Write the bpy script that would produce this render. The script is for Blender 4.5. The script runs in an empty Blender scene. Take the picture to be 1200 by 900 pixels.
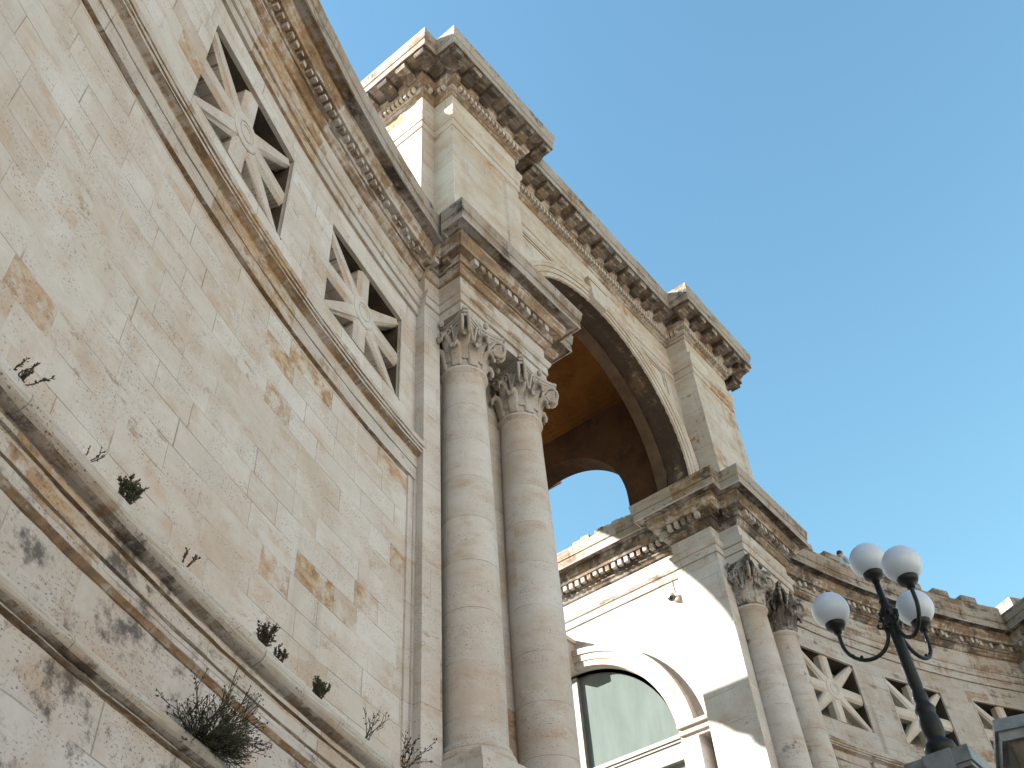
import bpy, math, random
from math import sin, cos, pi, sqrt, atan2, floor
from mathutils import Vector, Matrix

sc = bpy.context.scene
COL = sc.collection

# ------------------------------------------------------------------ camera
cam_d = bpy.data.cameras.new('camera')
cam = bpy.data.objects.new('camera', cam_d)
COL.objects.link(cam)
cam_d.sensor_fit = 'HORIZONTAL'
cam_d.sensor_width = 36.0
cam_d.lens = 1147.99 / 1200 * 36.0
cam_d.clip_start = 0.05
cam_d.clip_end = 3000
RX = Vector((0.628303, -0.775821, -0.057771))
RY = Vector((0.529568, 0.480908, -0.698774))
RZ = Vector((0.569906, 0.408448, 0.713006))
CAM = Vector((-14.1651, -6.6325, 1.6))
M = Matrix((RX, -RY, -RZ)).transposed().to_4x4()
M.translation = CAM
cam.matrix_world = M
sc.camera = cam

# ------------------------------------------------------------------ sky, sun, exposure
TO_SUN = Vector((-1.0, 1.38, 0.82)).normalized()
wd = bpy.data.worlds.new('World')
sc.world = wd
wd.use_nodes = True
wn = wd.node_tree.nodes
sky = wn.new('ShaderNodeTexSky')
sky.sky_type = 'NISHITA'
sky.sun_disc = False
sky.sun_elevation = math.asin(TO_SUN.z)
sky.sun_rotation = atan2(TO_SUN.x, TO_SUN.y)
sky.air_density = 2.0
sky.dust_density = 0.0
sky.ozone_density = 4.5
skm = wn.new('ShaderNodeMix')
skm.data_type = 'RGBA'
skm.blend_type = 'MULTIPLY'
skm.inputs[0].default_value = 1.0
skm.inputs[7].default_value = (0.87, 1.05, 1.01, 1)      # colour balance of the sky
wd.node_tree.links.new(sky.outputs[0], skm.inputs[6])
wd.node_tree.links.new(skm.outputs[2], wn['Background'].inputs[0])
wn['Background'].inputs[1].default_value = 0.060
sun_d = bpy.data.lights.new('sun', 'SUN')
sun_d.energy = 5.0
sun_d.angle = math.radians(0.5)
sun_d.color = (1.0, 0.95, 0.87)
sun = bpy.data.objects.new('sun', sun_d)
COL.objects.link(sun)
sun.rotation_euler = (-TO_SUN).to_track_quat('-Z', 'Y').to_euler()
sun.location = (-40, 60, 60)
vs = sc.view_settings
vs.view_transform = 'Standard'
vs.look = 'None'
vs.exposure = 2.25
vs.gamma = 1.0

# ------------------------------------------------------------------ materials
class NT:
    def __init__(self, name):
        self.m = bpy.data.materials.new(name)
        self.m.use_nodes = True
        self.t = self.m.node_tree
        self.b = self.t.nodes['Principled BSDF']
    def n(self, typ, **k):
        o = self.t.nodes.new(typ)
        for a, v in k.items():
            setattr(o, a, v)
        return o
    def put(self, sock, val):
        if isinstance(val, bpy.types.NodeSocket):
            self.t.links.new(val, sock)
        else:
            sock.default_value = val
    def math(self, op, a, b=0.0, c=0.0, clamp=False):
        o = self.n('ShaderNodeMath', operation=op, use_clamp=clamp)
        for i, v in enumerate((a, b, c)):
            self.put(o.inputs[i], v)
        return o.outputs[0]
    def mix(self, f, a, b, mode='MIX'):
        o = self.n('ShaderNodeMix', data_type='RGBA', blend_type=mode)
        self.put(o.inputs[0], f)
        for i, v in ((6, a), (7, b)):
            if isinstance(v, tuple):
                v = (v[0], v[1], v[2], 1)
            self.put(o.inputs[i], v)
        return o.outputs[2]
    def ss(self, x, a, b):
        o = self.n('ShaderNodeMapRange', interpolation_type='SMOOTHSTEP')
        self.put(o.inputs[0], x)
        o.inputs[1].default_value = a
        o.inputs[2].default_value = b
        return o.outputs[0]
    def noise(self, vec, scale, detail=4, rough=0.55, dim='3D', w=0.0):
        o = self.n('ShaderNodeTexNoise', noise_dimensions=dim)
        if dim != '1D':
            self.put(o.inputs['Vector'], vec)
        o.inputs['Scale'].default_value = scale
        o.inputs['Detail'].default_value = detail
        o.inputs['Roughness'].default_value = rough
        return o.outputs[0]
    def ramp(self, f, stops, mode='LINEAR'):
        o = self.n('ShaderNodeValToRGB')
        cr = o.color_ramp
        cr.interpolation = mode
        while len(cr.elements) < len(stops):
            cr.elements.new(0.5)
        for e, (p, c) in zip(cr.elements, stops):
            e.position = p
            e.color = (c[0], c[1], c[2], 1)
        self.put(o.inputs[0], f)
        return o.outputs[0]
    def mapv(self, vec, sx, sy, sz, off=(0, 0, 0)):
        o = self.n('ShaderNodeMapping')
        self.put(o.inputs[0], vec)
        o.inputs[1].default_value = off
        o.inputs[3].default_value = (sx, sy, sz)
        return o.outputs[0]

def stone(name, bw=0.85, bh=0.335, voff=0.17, tan=0.07, brown=0.0, crust=0.0, base=1.0, joint=1.0,
          tint=(1, 1, 1), rough=0.75, bump=0.35, streak=0.3, vary=1.0):
    g = NT(name)
    uvn = g.n('ShaderNodeUVMap')
    sep = g.n('ShaderNodeSeparateXYZ')
    g.put(sep.inputs[0], uvn.outputs[0])
    u, v = sep.outputs[0], sep.outputs[1]
    geo = g.n('ShaderNodeNewGeometry')
    pos = geo.outputs['Position']
    vv = g.math('DIVIDE', g.math('ADD', v, voff), bh)
    row = g.math('FLOOR', vv)
    wn1 = g.n('ShaderNodeTexWhiteNoise', noise_dimensions='1D')
    g.put(wn1.inputs['W'], g.math('ADD', row, 17.3))
    uu = g.math('ADD', g.math('DIVIDE', u, bw), g.math('MULTIPLY', wn1.outputs[0], 9.0))
    uu = g.math('ADD', uu, g.math('MULTIPLY', g.math('SINE', g.math('ADD', g.math('MULTIPLY', uu, 2.1), row)), 0.24))
    colm = g.math('FLOOR', uu)
    wn2 = g.n('ShaderNodeTexWhiteNoise', noise_dimensions='2D')
    cmb = g.n('ShaderNodeCombineXYZ')
    g.put(cmb.inputs[0], colm)
    g.put(cmb.inputs[1], row)
    g.put(wn2.inputs['Vector'], cmb.outputs[0])
    rnd = wn2.outputs['Value']
    sepc = g.n('ShaderNodeSeparateColor')
    g.put(sepc.inputs[0], wn2.outputs['Color'])
    rnd2 = sepc.outputs[1]
    fu = g.math('FRACT', uu)
    fv = g.math('FRACT', vv)
    du = g.math('MULTIPLY', g.math('MINIMUM', fu, g.math('SUBTRACT', 1.0, fu)), bw)
    dv = g.math('MULTIPLY', g.math('MINIMUM', fv, g.math('SUBTRACT', 1.0, fv)), bh)
    dj = g.math('MINIMUM', du, dv)
    n_j = g.noise(pos, 1.3, 3)
    jm = g.math('SUBTRACT', 1.0, g.ss(dj, 0.0015, 0.0075))
    jm = g.math('MULTIPLY', jm, g.math('MULTIPLY', g.ss(n_j, 0.37, 0.58), joint))
    # block tones
    k = vary
    c = g.ramp(rnd, [(0.0, (0.55, 0.49, 0.43)), (0.3, (0.585, 0.545, 0.50)), (0.55, (0.57, 0.505, 0.445)), (0.8, (0.625, 0.60, 0.565)), (0.93, (0.585, 0.53, 0.47)), (1.0, (0.50, 0.42, 0.34))])
    c = g.mix(k, (0.565, 0.51, 0.45), c)
    # travertine bedding: cloudy bands stretched along the block, its offset differs block by block
    offv = g.n('ShaderNodeVectorMath', operation='ADD')
    sc2 = g.n('ShaderNodeVectorMath', operation='SCALE')
    g.put(sc2.inputs[0], wn2.outputs['Color'])
    sc2.inputs['Scale'].default_value = 30.0 if vary > 0.5 else 3.0
    g.put(offv.inputs[0], g.mapv(uvn.outputs[0], 1.0, 2.2, 1.0))
    g.put(offv.inputs[1], sc2.outputs[0])
    bed = g.noise(offv.outputs[0], 1.6, 6, 0.62)
    c = g.mix(g.math('MULTIPLY', g.ss(bed, 0.50, 0.70), 0.62), c, (0.50, 0.355, 0.235))
    c = g.mix(g.math('MULTIPLY', g.ss(bed, 0.48, 0.30), 0.45), c, (0.66, 0.635, 0.59))
    # ochre blocks
    om = g.math('GREATER_THAN', rnd2, 1.0 - tan)
    on = g.noise(offv.outputs[0], 3.6, 8, 0.74)
    oc = g.ramp(on, [(0.30, (0.56, 0.47, 0.36)), (0.43, (0.50, 0.36, 0.21)), (0.51, (0.42, 0.235, 0.085)), (0.60, (0.24, 0.115, 0.04)), (0.70, (0.40, 0.27, 0.14))])
    edge = g.ss(g.noise(pos, 3.3, 6, 0.7), 0.40, 0.53)
    c = g.mix(g.math('MULTIPLY', g.math('MULTIPLY', om, edge), g.math('MULTIPLY_ADD', rnd, 0.3, 0.68)), c, oc)
    om2 = g.math('MULTIPLY', g.math('GREATER_THAN', rnd2, 1.0 - 2.4 * tan), g.ss(on, 0.56, 0.66))
    c = g.mix(g.math('MULTIPLY', om2, 0.75), c, oc)
    # thin rusty veins along the bedding
    vn = g.noise(g.mapv(offv.outputs[0], 1.0, 1.6, 1.0), 1.1, 6, 0.66)
    vein = g.math('MULTIPLY', g.math('SUBTRACT', 1.0, g.ss(g.math('ABSOLUTE', g.math('SUBTRACT', vn, 0.5)), 0.001, 0.008)), g.ss(g.noise(pos, 0.9, 3), 0.54, 0.66))
    c = g.mix(g.math('MULTIPLY', vein, 0.6), c, (0.20, 0.12, 0.07))
    # broken spots and small dirt patches
    pat = g.noise(pos, 2.4, 7, 0.74)
    c = g.mix(g.math('MULTIPLY', g.ss(pat, 0.615, 0.70), 0.5), c, (0.27, 0.185, 0.12))
    # wide cloudy weathering
    cl = g.noise(pos, 1.05, 6, 0.66)
    c = g.mix(g.math('MULTIPLY', g.ss(cl, 0.50, 0.66), 0.55), c, (0.50, 0.40, 0.305))
    c = g.mix(g.math('MULTIPLY', g.ss(cl, 0.48, 0.34), 0.55), c, (0.68, 0.655, 0.62))
    big = g.noise(pos, 0.35, 4, 0.6)
    c = g.mix(g.math('MULTIPLY', g.ss(big, 0.52, 0.75), 0.22), c, (0.45, 0.37, 0.29))
    # vertical run-off streaks
    st = g.noise(g.mapv(pos, 2.6, 2.6, 0.16), 1.0, 5, 0.6)
    c = g.mix(g.math('MULTIPLY', g.ss(st, 0.56, 0.76), streak), c, (0.30, 0.245, 0.195))
    # brown patina and black crust, patches with a shape of their own
    if brown > 0:
        bn = g.noise(g.mapv(uvn.outputs[0], 0.9, 4.0, 1.0, (3.1, 7.7, 0)), 1.0, 7, 0.72)
        dr = g.noise(g.mapv(uvn.outputs[0], 9.0, 0.9, 1.0, (1.3, 2.9, 0)), 1.0, 4, 0.6)
        bn = g.math('ADD', bn, g.math('MULTIPLY', g.math('SUBTRACT', dr, 0.5), 0.55))
        lo = g.noise(g.mapv(uvn.outputs[0], 0.8, 0.3, 1.0), 1.0, 2, 0.5)
        bn = g.math('ADD', bn, g.math('MULTIPLY', g.math('SUBTRACT', lo, 0.5), 0.5))
        bm = g.ss(bn, 0.66 - 0.28 * brown, 0.82 - 0.28 * brown)
        bc = g.ramp(g.math('ADD', g.math('MULTIPLY', g.noise(pos, 3.1, 6, 0.7), 0.6), g.math('MULTIPLY', dr, 0.4)), [(0.38, (0.075, 0.045, 0.028)), (0.47, (0.20, 0.115, 0.055)), (0.54, (0.32, 0.20, 0.095)), (0.64, (0.42, 0.33, 0.23))])
        c = g.mix(g.math('MULTIPLY', bm, 0.85), c, bc)
    if crust > 0:
        cn = g.noise(pos, 1.55, 7, 0.72)
        cm = g.ss(cn, 0.70 - 0.26 * crust, 0.78 - 0.22 * crust)
        c = g.mix(g.math('MULTIPLY', cm, 0.85), c, (0.062, 0.050, 0.043))
    # pits and specks of travertine, in swarms
    sw = g.noise(offv.outputs[0], 2.1, 3)
    pn = g.noise(g.mapv(uvn.outputs[0], 1.0, 1.7, 1.0), 34.0, 3, 0.6)
    pit = g.math('MULTIPLY', g.ss(pn, 0.58, 0.66), g.ss(sw, 0.42, 0.60))
    pn2 = g.noise(g.mapv(uvn.outputs[0], 1.0, 1.15, 1.0, (9, 4, 0)), 15.0, 4, 0.7)
    pit2 = g.math('MULTIPLY', g.ss(pn2, 0.655, 0.73), g.ss(sw, 0.44, 0.62))
    pit = g.math('MAXIMUM', pit, pit2)
    c = g.mix(g.math('MULTIPLY', pit, 0.8), c, (0.14, 0.085, 0.055))
    c = g.mix(g.math('MULTIPLY', jm, 0.62), c, (0.20, 0.155, 0.12))
    fine = g.noise(pos, 26.0, 4, 0.7)
    c = g.mix(0.22, c, g.ramp(fine, [(0.25, (0.55, 0.55, 0.55)), (0.75, (1.0, 1.0, 1.0))]), 'MULTIPLY')
    c = g.mix(1.0, c, (base * tint[0] * 0.765, base * tint[1] * 0.768, base * tint[2] * 0.80), 'MULTIPLY')
    g.put(g.b.inputs['Base Color'], c)
    g.b.inputs['Roughness'].default_value = rough
    g.b.inputs['Specular IOR Level'].default_value = 0.25
    h = g.math('SUBTRACT', g.math('MULTIPLY', fine, 0.25), g.math('ADD', g.math('MULTIPLY', pit, 0.8), g.math('MULTIPLY', jm, 1.0)))
    h = g.math('ADD', h, g.math('MULTIPLY', g.noise(pos, 5.0, 3), 0.5))
    h = g.math('ADD', h, g.math('MULTIPLY', rnd, 0.25 * vary))
    bp = g.n('ShaderNodeBump')
    bp.inputs['Strength'].default_value = bump
    bp.inputs['Distance'].default_value = 0.02
    g.put(bp.inputs['Height'], h)
    g.put(g.b.inputs['Normal'], bp.outputs[0])
    return g.m

def plain(name, col, rough=0.6, var=0.25, scale=3.0, metal=0.0, dark=None, spec=0.4, bump=0.0, fine=20.0):
    g = NT(name)
    geo = g.n('ShaderNodeNewGeometry')
    pos = geo.outputs['Position']
    n1 = g.noise(pos, scale, 5, 0.6)
    d = dark or tuple(x * (1 - var * 1.6) for x in col)
    c = g.mix(g.ss(n1, 0.38, 0.68), col, d)
    n2 = g.noise(pos, fine, 3, 0.6)
    c = g.mix(var, c, g.ramp(n2, [(0.3, (0.6, 0.6, 0.6)), (0.7, (1.0, 1.0, 1.0))]), 'MULTIPLY')
    g.put(g.b.inputs['Base Color'], c)
    g.b.inputs['Roughness'].default_value = rough
    g.b.inputs['Metallic'].default_value = metal
    g.b.inputs['Specular IOR Level'].default_value = spec
    if bump:
        bp = g.n('ShaderNodeBump')
        bp.inputs['Strength'].default_value = bump
        bp.inputs['Distance'].default_value = 0.02
        g.put(bp.inputs['Height'], g.math('ADD', n2, n1))
        g.put(g.b.inputs['Normal'], bp.outputs[0])
    return g.m

M_WALL = stone('travertine_ashlar', bw=0.72, tan=0.06, joint=1.15, base=1.06)
M_WALL_LOW = stone('travertine_ashlar_low', bw=1.0, bh=0.62, tan=0.035, brown=0.06, crust=0.74, base=0.97, tint=(0.98, 1.0, 1.04), streak=0.6)
M_WALL_FAR = stone('travertine_ashlar_weathered', tan=0.07, brown=0.4, crust=0.40, base=0.78, streak=0.65)
M_LIT = stone('travertine_passage', tan=0.012, streak=0.15)
M_MB_FAR = stone('travertine_moulding_black', bw=1.3, bh=60, voff=20, tan=0.1, brown=0.95, crust=0.85, base=0.85, vary=0.6)
M_MOULD_FAR = stone('travertine_moulding_far', bw=1.3, bh=60, voff=20, tan=0.05, brown=0.62, crust=0.45, base=0.8, vary=0.6)
M_PIER = stone('travertine_pier', bw=1.6, bh=0.67, tan=0.04, streak=0.25)
M_MOULD = stone('travertine_moulding', bw=1.3, bh=60, voff=20, tan=0.05, brown=0.42, crust=0.1, base=0.95, vary=0.6)
M_MOULD_B = stone('travertine_moulding_brown', bw=1.3, bh=60, voff=20, tan=0.1, brown=0.95, crust=0.25, base=0.92, vary=0.6)
M_MOULD_D = stone('travertine_moulding_crusted', bw=1.3, bh=60, voff=20, tan=0.05, brown=0.7, crust=0.75, base=0.85, vary=0.6)
M_TOP = stone('travertine_cornice_grey', bw=0.95, bh=60, voff=20, tan=0.03, brown=0.55, crust=0.55, base=0.68, streak=0.6, tint=(1, 0.95, 0.9), vary=0.6)
M_FAR_TOP = stone('travertine_cornice_far', bw=1.5, bh=60, voff=20, tan=0.03, brown=0.7, crust=0.6, base=0.62, tint=(1, 0.93, 0.86), vary=0.6)
M_FAR_D = stone('travertine_cornice_far_crusted', bw=1.5, bh=60, voff=20, tan=0.03, brown=0.85, crust=0.95, base=0.75, vary=0.6)
M_COL = stone('travertine_drum', bw=40, bh=0.74, voff=0.3, tan=0.03, streak=0.2)
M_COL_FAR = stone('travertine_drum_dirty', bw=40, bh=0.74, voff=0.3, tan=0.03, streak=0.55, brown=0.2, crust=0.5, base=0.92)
M_CAP = stone('travertine_carved', bw=40, bh=60, voff=20, tan=0.0, brown=0.2, crust=0.22, vary=0.3, base=0.85)
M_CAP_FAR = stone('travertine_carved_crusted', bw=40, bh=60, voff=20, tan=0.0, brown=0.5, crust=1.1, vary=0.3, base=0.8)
M_GRILLE = stone('travertine_grille', bw=40, bh=60, voff=20, tan=0.0, vary=0.4, base=1.0, streak=0.15, bump=0.2)
M_ATTIC = stone('travertine_attic', bw=1.7, bh=0.62, tan=0.06, streak=0.45, brown=0.12, crust=0.08, base=0.98, tint=(1.0, 0.955, 0.89))
M_TORUS = stone('travertine_roll_skylit', bw=1.4, bh=60, voff=20, tan=0.03, brown=0.1, crust=0.25, base=0.98, tint=(.97, 1, 1.02), vary=0.4, bump=0.6, streak=0.1)  # upper part of the rolls: skylight painted as paler, cooler stone
M_TORUS_M = stone('travertine_roll_stained', bw=1.4, bh=60, voff=20, tan=0.05, brown=0.4, crust=0.5, base=0.92, vary=0.6, bump=0.6)
M_TORUS_L = stone('travertine_roll_lichen', bw=1.4, bh=60, voff=20, tan=0.05, brown=0.75, crust=0.75, base=0.8, vary=0.6, bump=0.6)
M_LINE = stone('shade_dirt_line', bw=1.4, bh=60, voff=20, tan=0.0, brown=1.25, crust=0.9, base=0.5, vary=0.3)  # dark strips under fillets and in grooves: self-shadow painted on, plus dirt
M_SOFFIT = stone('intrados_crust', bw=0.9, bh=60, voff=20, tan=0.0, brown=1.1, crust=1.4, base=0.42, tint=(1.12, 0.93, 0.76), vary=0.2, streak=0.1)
M_RIB = plain('brown_rib', (0.0938, 0.0615, 0.0390), 0.9, 0.3, 1.2, dark=(0.0525, 0.0345, 0.0225), spec=0.1, bump=0.3)
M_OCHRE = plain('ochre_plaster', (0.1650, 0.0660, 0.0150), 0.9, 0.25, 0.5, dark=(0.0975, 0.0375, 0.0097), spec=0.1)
M_BROWN = plain('brown_plaster', (0.0720, 0.0360, 0.0180), 0.9, 0.3, 0.8, dark=(0.0396, 0.0202, 0.0115), spec=0.1)
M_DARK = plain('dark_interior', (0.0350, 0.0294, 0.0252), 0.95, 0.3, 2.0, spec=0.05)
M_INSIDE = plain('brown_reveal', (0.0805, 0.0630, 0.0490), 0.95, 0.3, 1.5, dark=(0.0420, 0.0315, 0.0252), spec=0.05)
M_IRON = plain('black_iron', (0.0085, 0.0102, 0.0119), 0.5, 0.3, 6.0, spec=0.25, bump=0.15)
M_FRAME = plain('beige_aluminium', (0.2250, 0.2063, 0.1762), 0.5, 0.15, 4.0)
M_MARBLE = plain('sky_tinted_marble', (0.1674, 0.1891, 0.2046), 0.5, 0.3, 3.5, spec=0.4, bump=0.2)  # blue reflection of the open sky put into the cap colour
M_DIRTY = plain('dirty_stone', (0.1178, 0.1023, 0.0868), 0.85, 0.35, 2.2, dark=(0.0465, 0.0384, 0.0322), bump=0.4)
M_GROUND = plain('paving_stone', (0.40, 0.37, 0.32), 0.85, 0.2, 0.8, bump=0.2)
M_TERR = plain('terrace_paving', (0.42, 0.39, 0.34), 0.85, 0.2, 0.8)
M_LEAF = plain('leaf_green', (0.0338, 0.0488, 0.0210), 0.6, 0.4, 30.0, dark=(0.0600, 0.0638, 0.0300))
M_DRY = plain('dry_leaf', (0.0595, 0.0490, 0.0350), 0.8, 0.4, 30.0, dark=(0.0350, 0.0315, 0.0245))
M_TWIG = plain('twig', (0.0490, 0.0364, 0.0266), 0.85, 0.3, 20.0)
M_FLOWER = plain('pink_flower', (0.55, 0.16, 0.42), 0.6, 0.2, 20.0)
M_SKIN = plain('skin', (0.3840, 0.2160, 0.1440), 0.5, 0.1, 8.0)
M_HAIR = plain('dark_hair', (0.0280, 0.0176, 0.0120), 0.6, 0.3, 40.0)
M_SHIRT = plain('pale_blue_shirt', (0.4250, 0.4930, 0.5780), 0.8, 0.12, 6.0)
M_TROUSER = plain('navy_trousers', (0.0400, 0.0480, 0.0720), 0.8, 0.15, 6.0)
M_WHITEP = plain('white_plastic', (0.4760, 0.4620, 0.4340), 0.4, 0.1, 6.0)
M_LENS = plain('smoked_dome', (0.03, 0.02, 0.018), 0.12, 0.1, 6.0, spec=0.6)

def worn_plaster(m, dark):
    t = m.node_tree
    b = t.nodes['Principled BSDF']
    src = b.inputs['Base Color'].links[0].from_socket
    g = NT.__new__(NT)
    g.m, g.t, g.b = m, t, b
    pos = g.n('ShaderNodeNewGeometry').outputs['Position']
    v = g.noise(pos, 0.9, 7, 0.7)
    crack = g.math('SUBTRACT', 1.0, g.ss(g.math('ABSOLUTE', g.math('SUBTRACT', v, 0.5)), 0.001, 0.006))
    mark = g.ss(g.noise(g.mapv(pos, 1, 1, .6), 1.3, 8, 0.75), 0.54, 0.64)
    c = g.mix(g.math('MULTIPLY', mark, 0.55), src, dark)
    c = g.mix(g.math('MULTIPLY', crack, 0.6), c, tuple(x * .4 for x in dark))
    g.put(b.inputs['Base Color'], c)
worn_plaster(M_OCHRE, (0.06, 0.03, 0.014))
worn_plaster(M_BROWN, (0.02, 0.013, 0.010))

def glass_mats():
    g = NT('opal_globe')
    g.b.inputs['Base Color'].default_value = (0.42, 0.475, 0.565, 1)
    g.b.inputs['Roughness'].default_value = 0.28
    g.b.inputs['Subsurface Weight'].default_value = 0.35
    g.b.inputs['Subsurface Radius'].default_value = (0.12, 0.12, 0.12)
    g.b.inputs['Specular IOR Level'].default_value = 0.4
    p = NT('frosted_green_glass')
    geo = p.n('ShaderNodeNewGeometry')
    c = p.ramp(p.noise(p.mapv(geo.outputs['Position'], 3.0, 3.0, 0.7), 1.5, 5, 0.6), [(0.2, (0.095, 0.118, 0.112)), (0.8, (0.135, 0.163, 0.155))])
    p.put(p.b.inputs['Base Color'], c)
    p.b.inputs['Roughness'].default_value = 0.12
    p.b.inputs['Specular IOR Level'].default_value = 0.6
    return g.m, p.m
M_GLOBE, M_PANE = glass_mats()

# ------------------------------------------------------------------ mesh builder
class MB:
    def __init__(self, s=1, uoff=0.0):
        self.v, self.f, self.uv, self.mi, self.sm = [], [], [], [], []
        self.s, self.uoff = s, uoff
    def face(self, pts, uvs=None, mi=0, smooth=False):
        n = len(self.v)
        if uvs is None:
            uvs = boxuv(pts)
        pts = [(p[0] * self.s, p[1], p[2]) for p in pts]
        uvs = [(a + self.uoff, b) for a, b in uvs]
        if self.s < 0:
            pts, uvs = pts[::-1], uvs[::-1]
        self.v += pts
        self.f.append(tuple(range(n, n + len(pts))))
        self.uv.append(uvs)
        self.mi.append(mi)
        self.sm.append(smooth)
    def build(self, name, mats, parent=None, weld=False, loc=None):
        me = bpy.data.meshes.new(name)
        me.from_pydata(self.v, [], self.f)
        ul = me.uv_layers.new(name='UVMap')
        k = 0
        for uvs in self.uv:
            for a in uvs:
                ul.data[k].uv = a
                k += 1
        for p, m, s in zip(me.polygons, self.mi, self.sm):
            p.material_index = m
            p.use_smooth = s
        for m in (mats if isinstance(mats, (list, tuple)) else [mats]):
            me.materials.append(m)
        if weld:
            import bmesh
            bm = bmesh.new()
            bm.from_mesh(me)
            bmesh.ops.remove_doubles(bm, verts=bm.verts, dist=1e-5)
            bm.to_mesh(me)
            bm.free()
        o = bpy.data.objects.new(name, me)
        COL.objects.link(o)
        adopt(o, parent, loc)
        return o

def wloc(o):
    l = Vector((0, 0, 0))
    while o:
        l += o.location
        o = o.parent
    return l

def adopt(o, parent, loc=None):
    l = Vector(loc) if loc is not None else Vector((0, 0, 0))
    if parent:
        o.parent = parent
        l -= wloc(parent)
    o.location = l

def boxuv(pts):
    a, b, c = Vector(pts[0]), Vector(pts[1]), Vector(pts[2])
    n = (b - a).cross(c - a)
    ax = max(range(3), key=lambda i: abs(n[i]))
    if ax == 2:
        return [(p[0], p[1]) for p in pts]
    if ax == 1:
        return [(p[0], p[2]) for p in pts]
    return [(p[1] + 3.3, p[2]) for p in pts]

def thing(name, label, cat, loc, group=None):
    o = bpy.data.objects.new(name, None)
    COL.objects.link(o)
    o.location = loc
    o.empty_display_size = 0.3
    tag(o, label, cat, group)
    return o

def tag(o, label, cat, group=None):
    o['label'] = label
    o['category'] = cat
    if group:
        o['group'] = group

def addlines(prof, h=.013, mat=5):
    """painted self-shadow line just below every small projecting fillet"""
    out = []
    for j, p in enumerate(prof):
        out.append(p)
        if 0 < j + 1 < len(prof) - 1:
            q, r = prof[j + 1], prof[j + 2]
            if q[1] - p[1] > .06 and abs(q[0] - p[0]) < .03 and r[0] - q[0] > .018 and (r[1] - q[1]) < (r[0] - q[0]) * 1.2:
                t = 1 - h / (q[1] - p[1])
                out.append((p[0] + (q[0] - p[0]) * t, p[1] + (q[1] - p[1]) * t, mat))
    return out

def subdiv(path, step, closed=False):
    out = []
    n = len(path)
    for i in range(n if closed else n - 1):
        a, b = path[i], path[(i + 1) % n]
        k = max(1, int(math.hypot(b[0] - a[0], b[1] - a[1]) / step))
        out += [(a[0] + (b[0] - a[0]) * q / k, a[1] + (b[1] - a[1]) * q / k) for q in range(k)]
    if not closed:
        out.append(path[-1])
    return out

def sweep(mb, prof, path, u0=0.0, cap0=True, cap1=True, closed=False, smooth=False, lines=True, worn=.004):
    """prof: (d, z[, material]) bottom to top, d outward = right-hand side of the path."""
    prof = addlines(prof) if lines else prof
    path = subdiv(path, .45, closed) if worn else path
    P = [Vector((p[0], p[1])) for p in path]
    n = len(P)
    segs = n if closed else n - 1
    rj = random.Random(len(prof) * 7 + n)
    JT = [[rj.uniform(-worn, worn) for _ in prof] for _ in range(n)]
    nr = []
    for i in range(segs):
        t = (P[(i + 1) % n] - P[i]).normalized()
        nr.append(Vector((t.y, -t.x)))
    mit = []
    for i in range(n):
        if closed:
            a, b = nr[i - 1], nr[i]
        else:
            a, b = nr[max(i - 1, 0)], nr[min(i, segs - 1)]
        mit.append((a + b) / max(0.05, 1 + a.dot(b)))
    cu = [u0]
    for i in range(segs):
        cu.append(cu[-1] + (P[(i + 1) % n] - P[i]).length)
    cv = [0.0]
    for j in range(len(prof) - 1):
        cv.append(cv[-1] + math.hypot(prof[j + 1][0] - prof[j][0], prof[j + 1][1] - prof[j][1]))
    def pt(i, j):
        q = P[i % n] + mit[i % n] * (prof[j][0] + JT[i % n][j])
        return (q.x, q.y, prof[j][1] + JT[i % n][j] * .5)
    for i in range(segs):
        for j in range(len(prof) - 1):
            m = prof[j][2] if len(prof[j]) > 2 else 0
            mb.face([pt(i, j), pt(i + 1, j), pt(i + 1, j + 1), pt(i, j + 1)],
                    [(cu[i], cv[j]), (cu[i + 1], cv[j]), (cu[i + 1], cv[j + 1]), (cu[i], cv[j + 1])], m, smooth)
    if not closed:
        if cap0:
            q = [pt(0, j) for j in range(len(prof))]
            mb.face(q[::-1] if True else q, None, 0)
        if cap1:
            q = [pt(n - 1, j) for j in range(len(prof))]
            mb.face(q, None, 0)

def prism(mb, poly, z0, z1, top=True, bottom=True, mi=0, u0=0.0):
    """poly: counter-clockwise plan polygon."""
    n = len(poly)
    u = u0
    for i in range(n):
        a, b = poly[i], poly[(i + 1) % n]
        L = math.hypot(b[0] - a[0], b[1] - a[1])
        mb.face([(a[0], a[1], z0), (b[0], b[1], z0), (b[0], b[1], z1), (a[0], a[1], z1)],
                [(u, z0), (u + L, z0), (u + L, z1), (u, z1)], mi)
        u += L
    if top:
        mb.face([(p[0], p[1], z1) for p in poly], None, mi)
    if bottom:
        mb.face([(p[0], p[1], z0) for p in poly[::-1]], None, mi)

def box(mb, x0, x1, y0, y1, z0, z1, mi=0):
    prism(mb, [(x0, y0), (x1, y0), (x1, y1), (x0, y1)], z0, z1, mi=mi)

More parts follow.
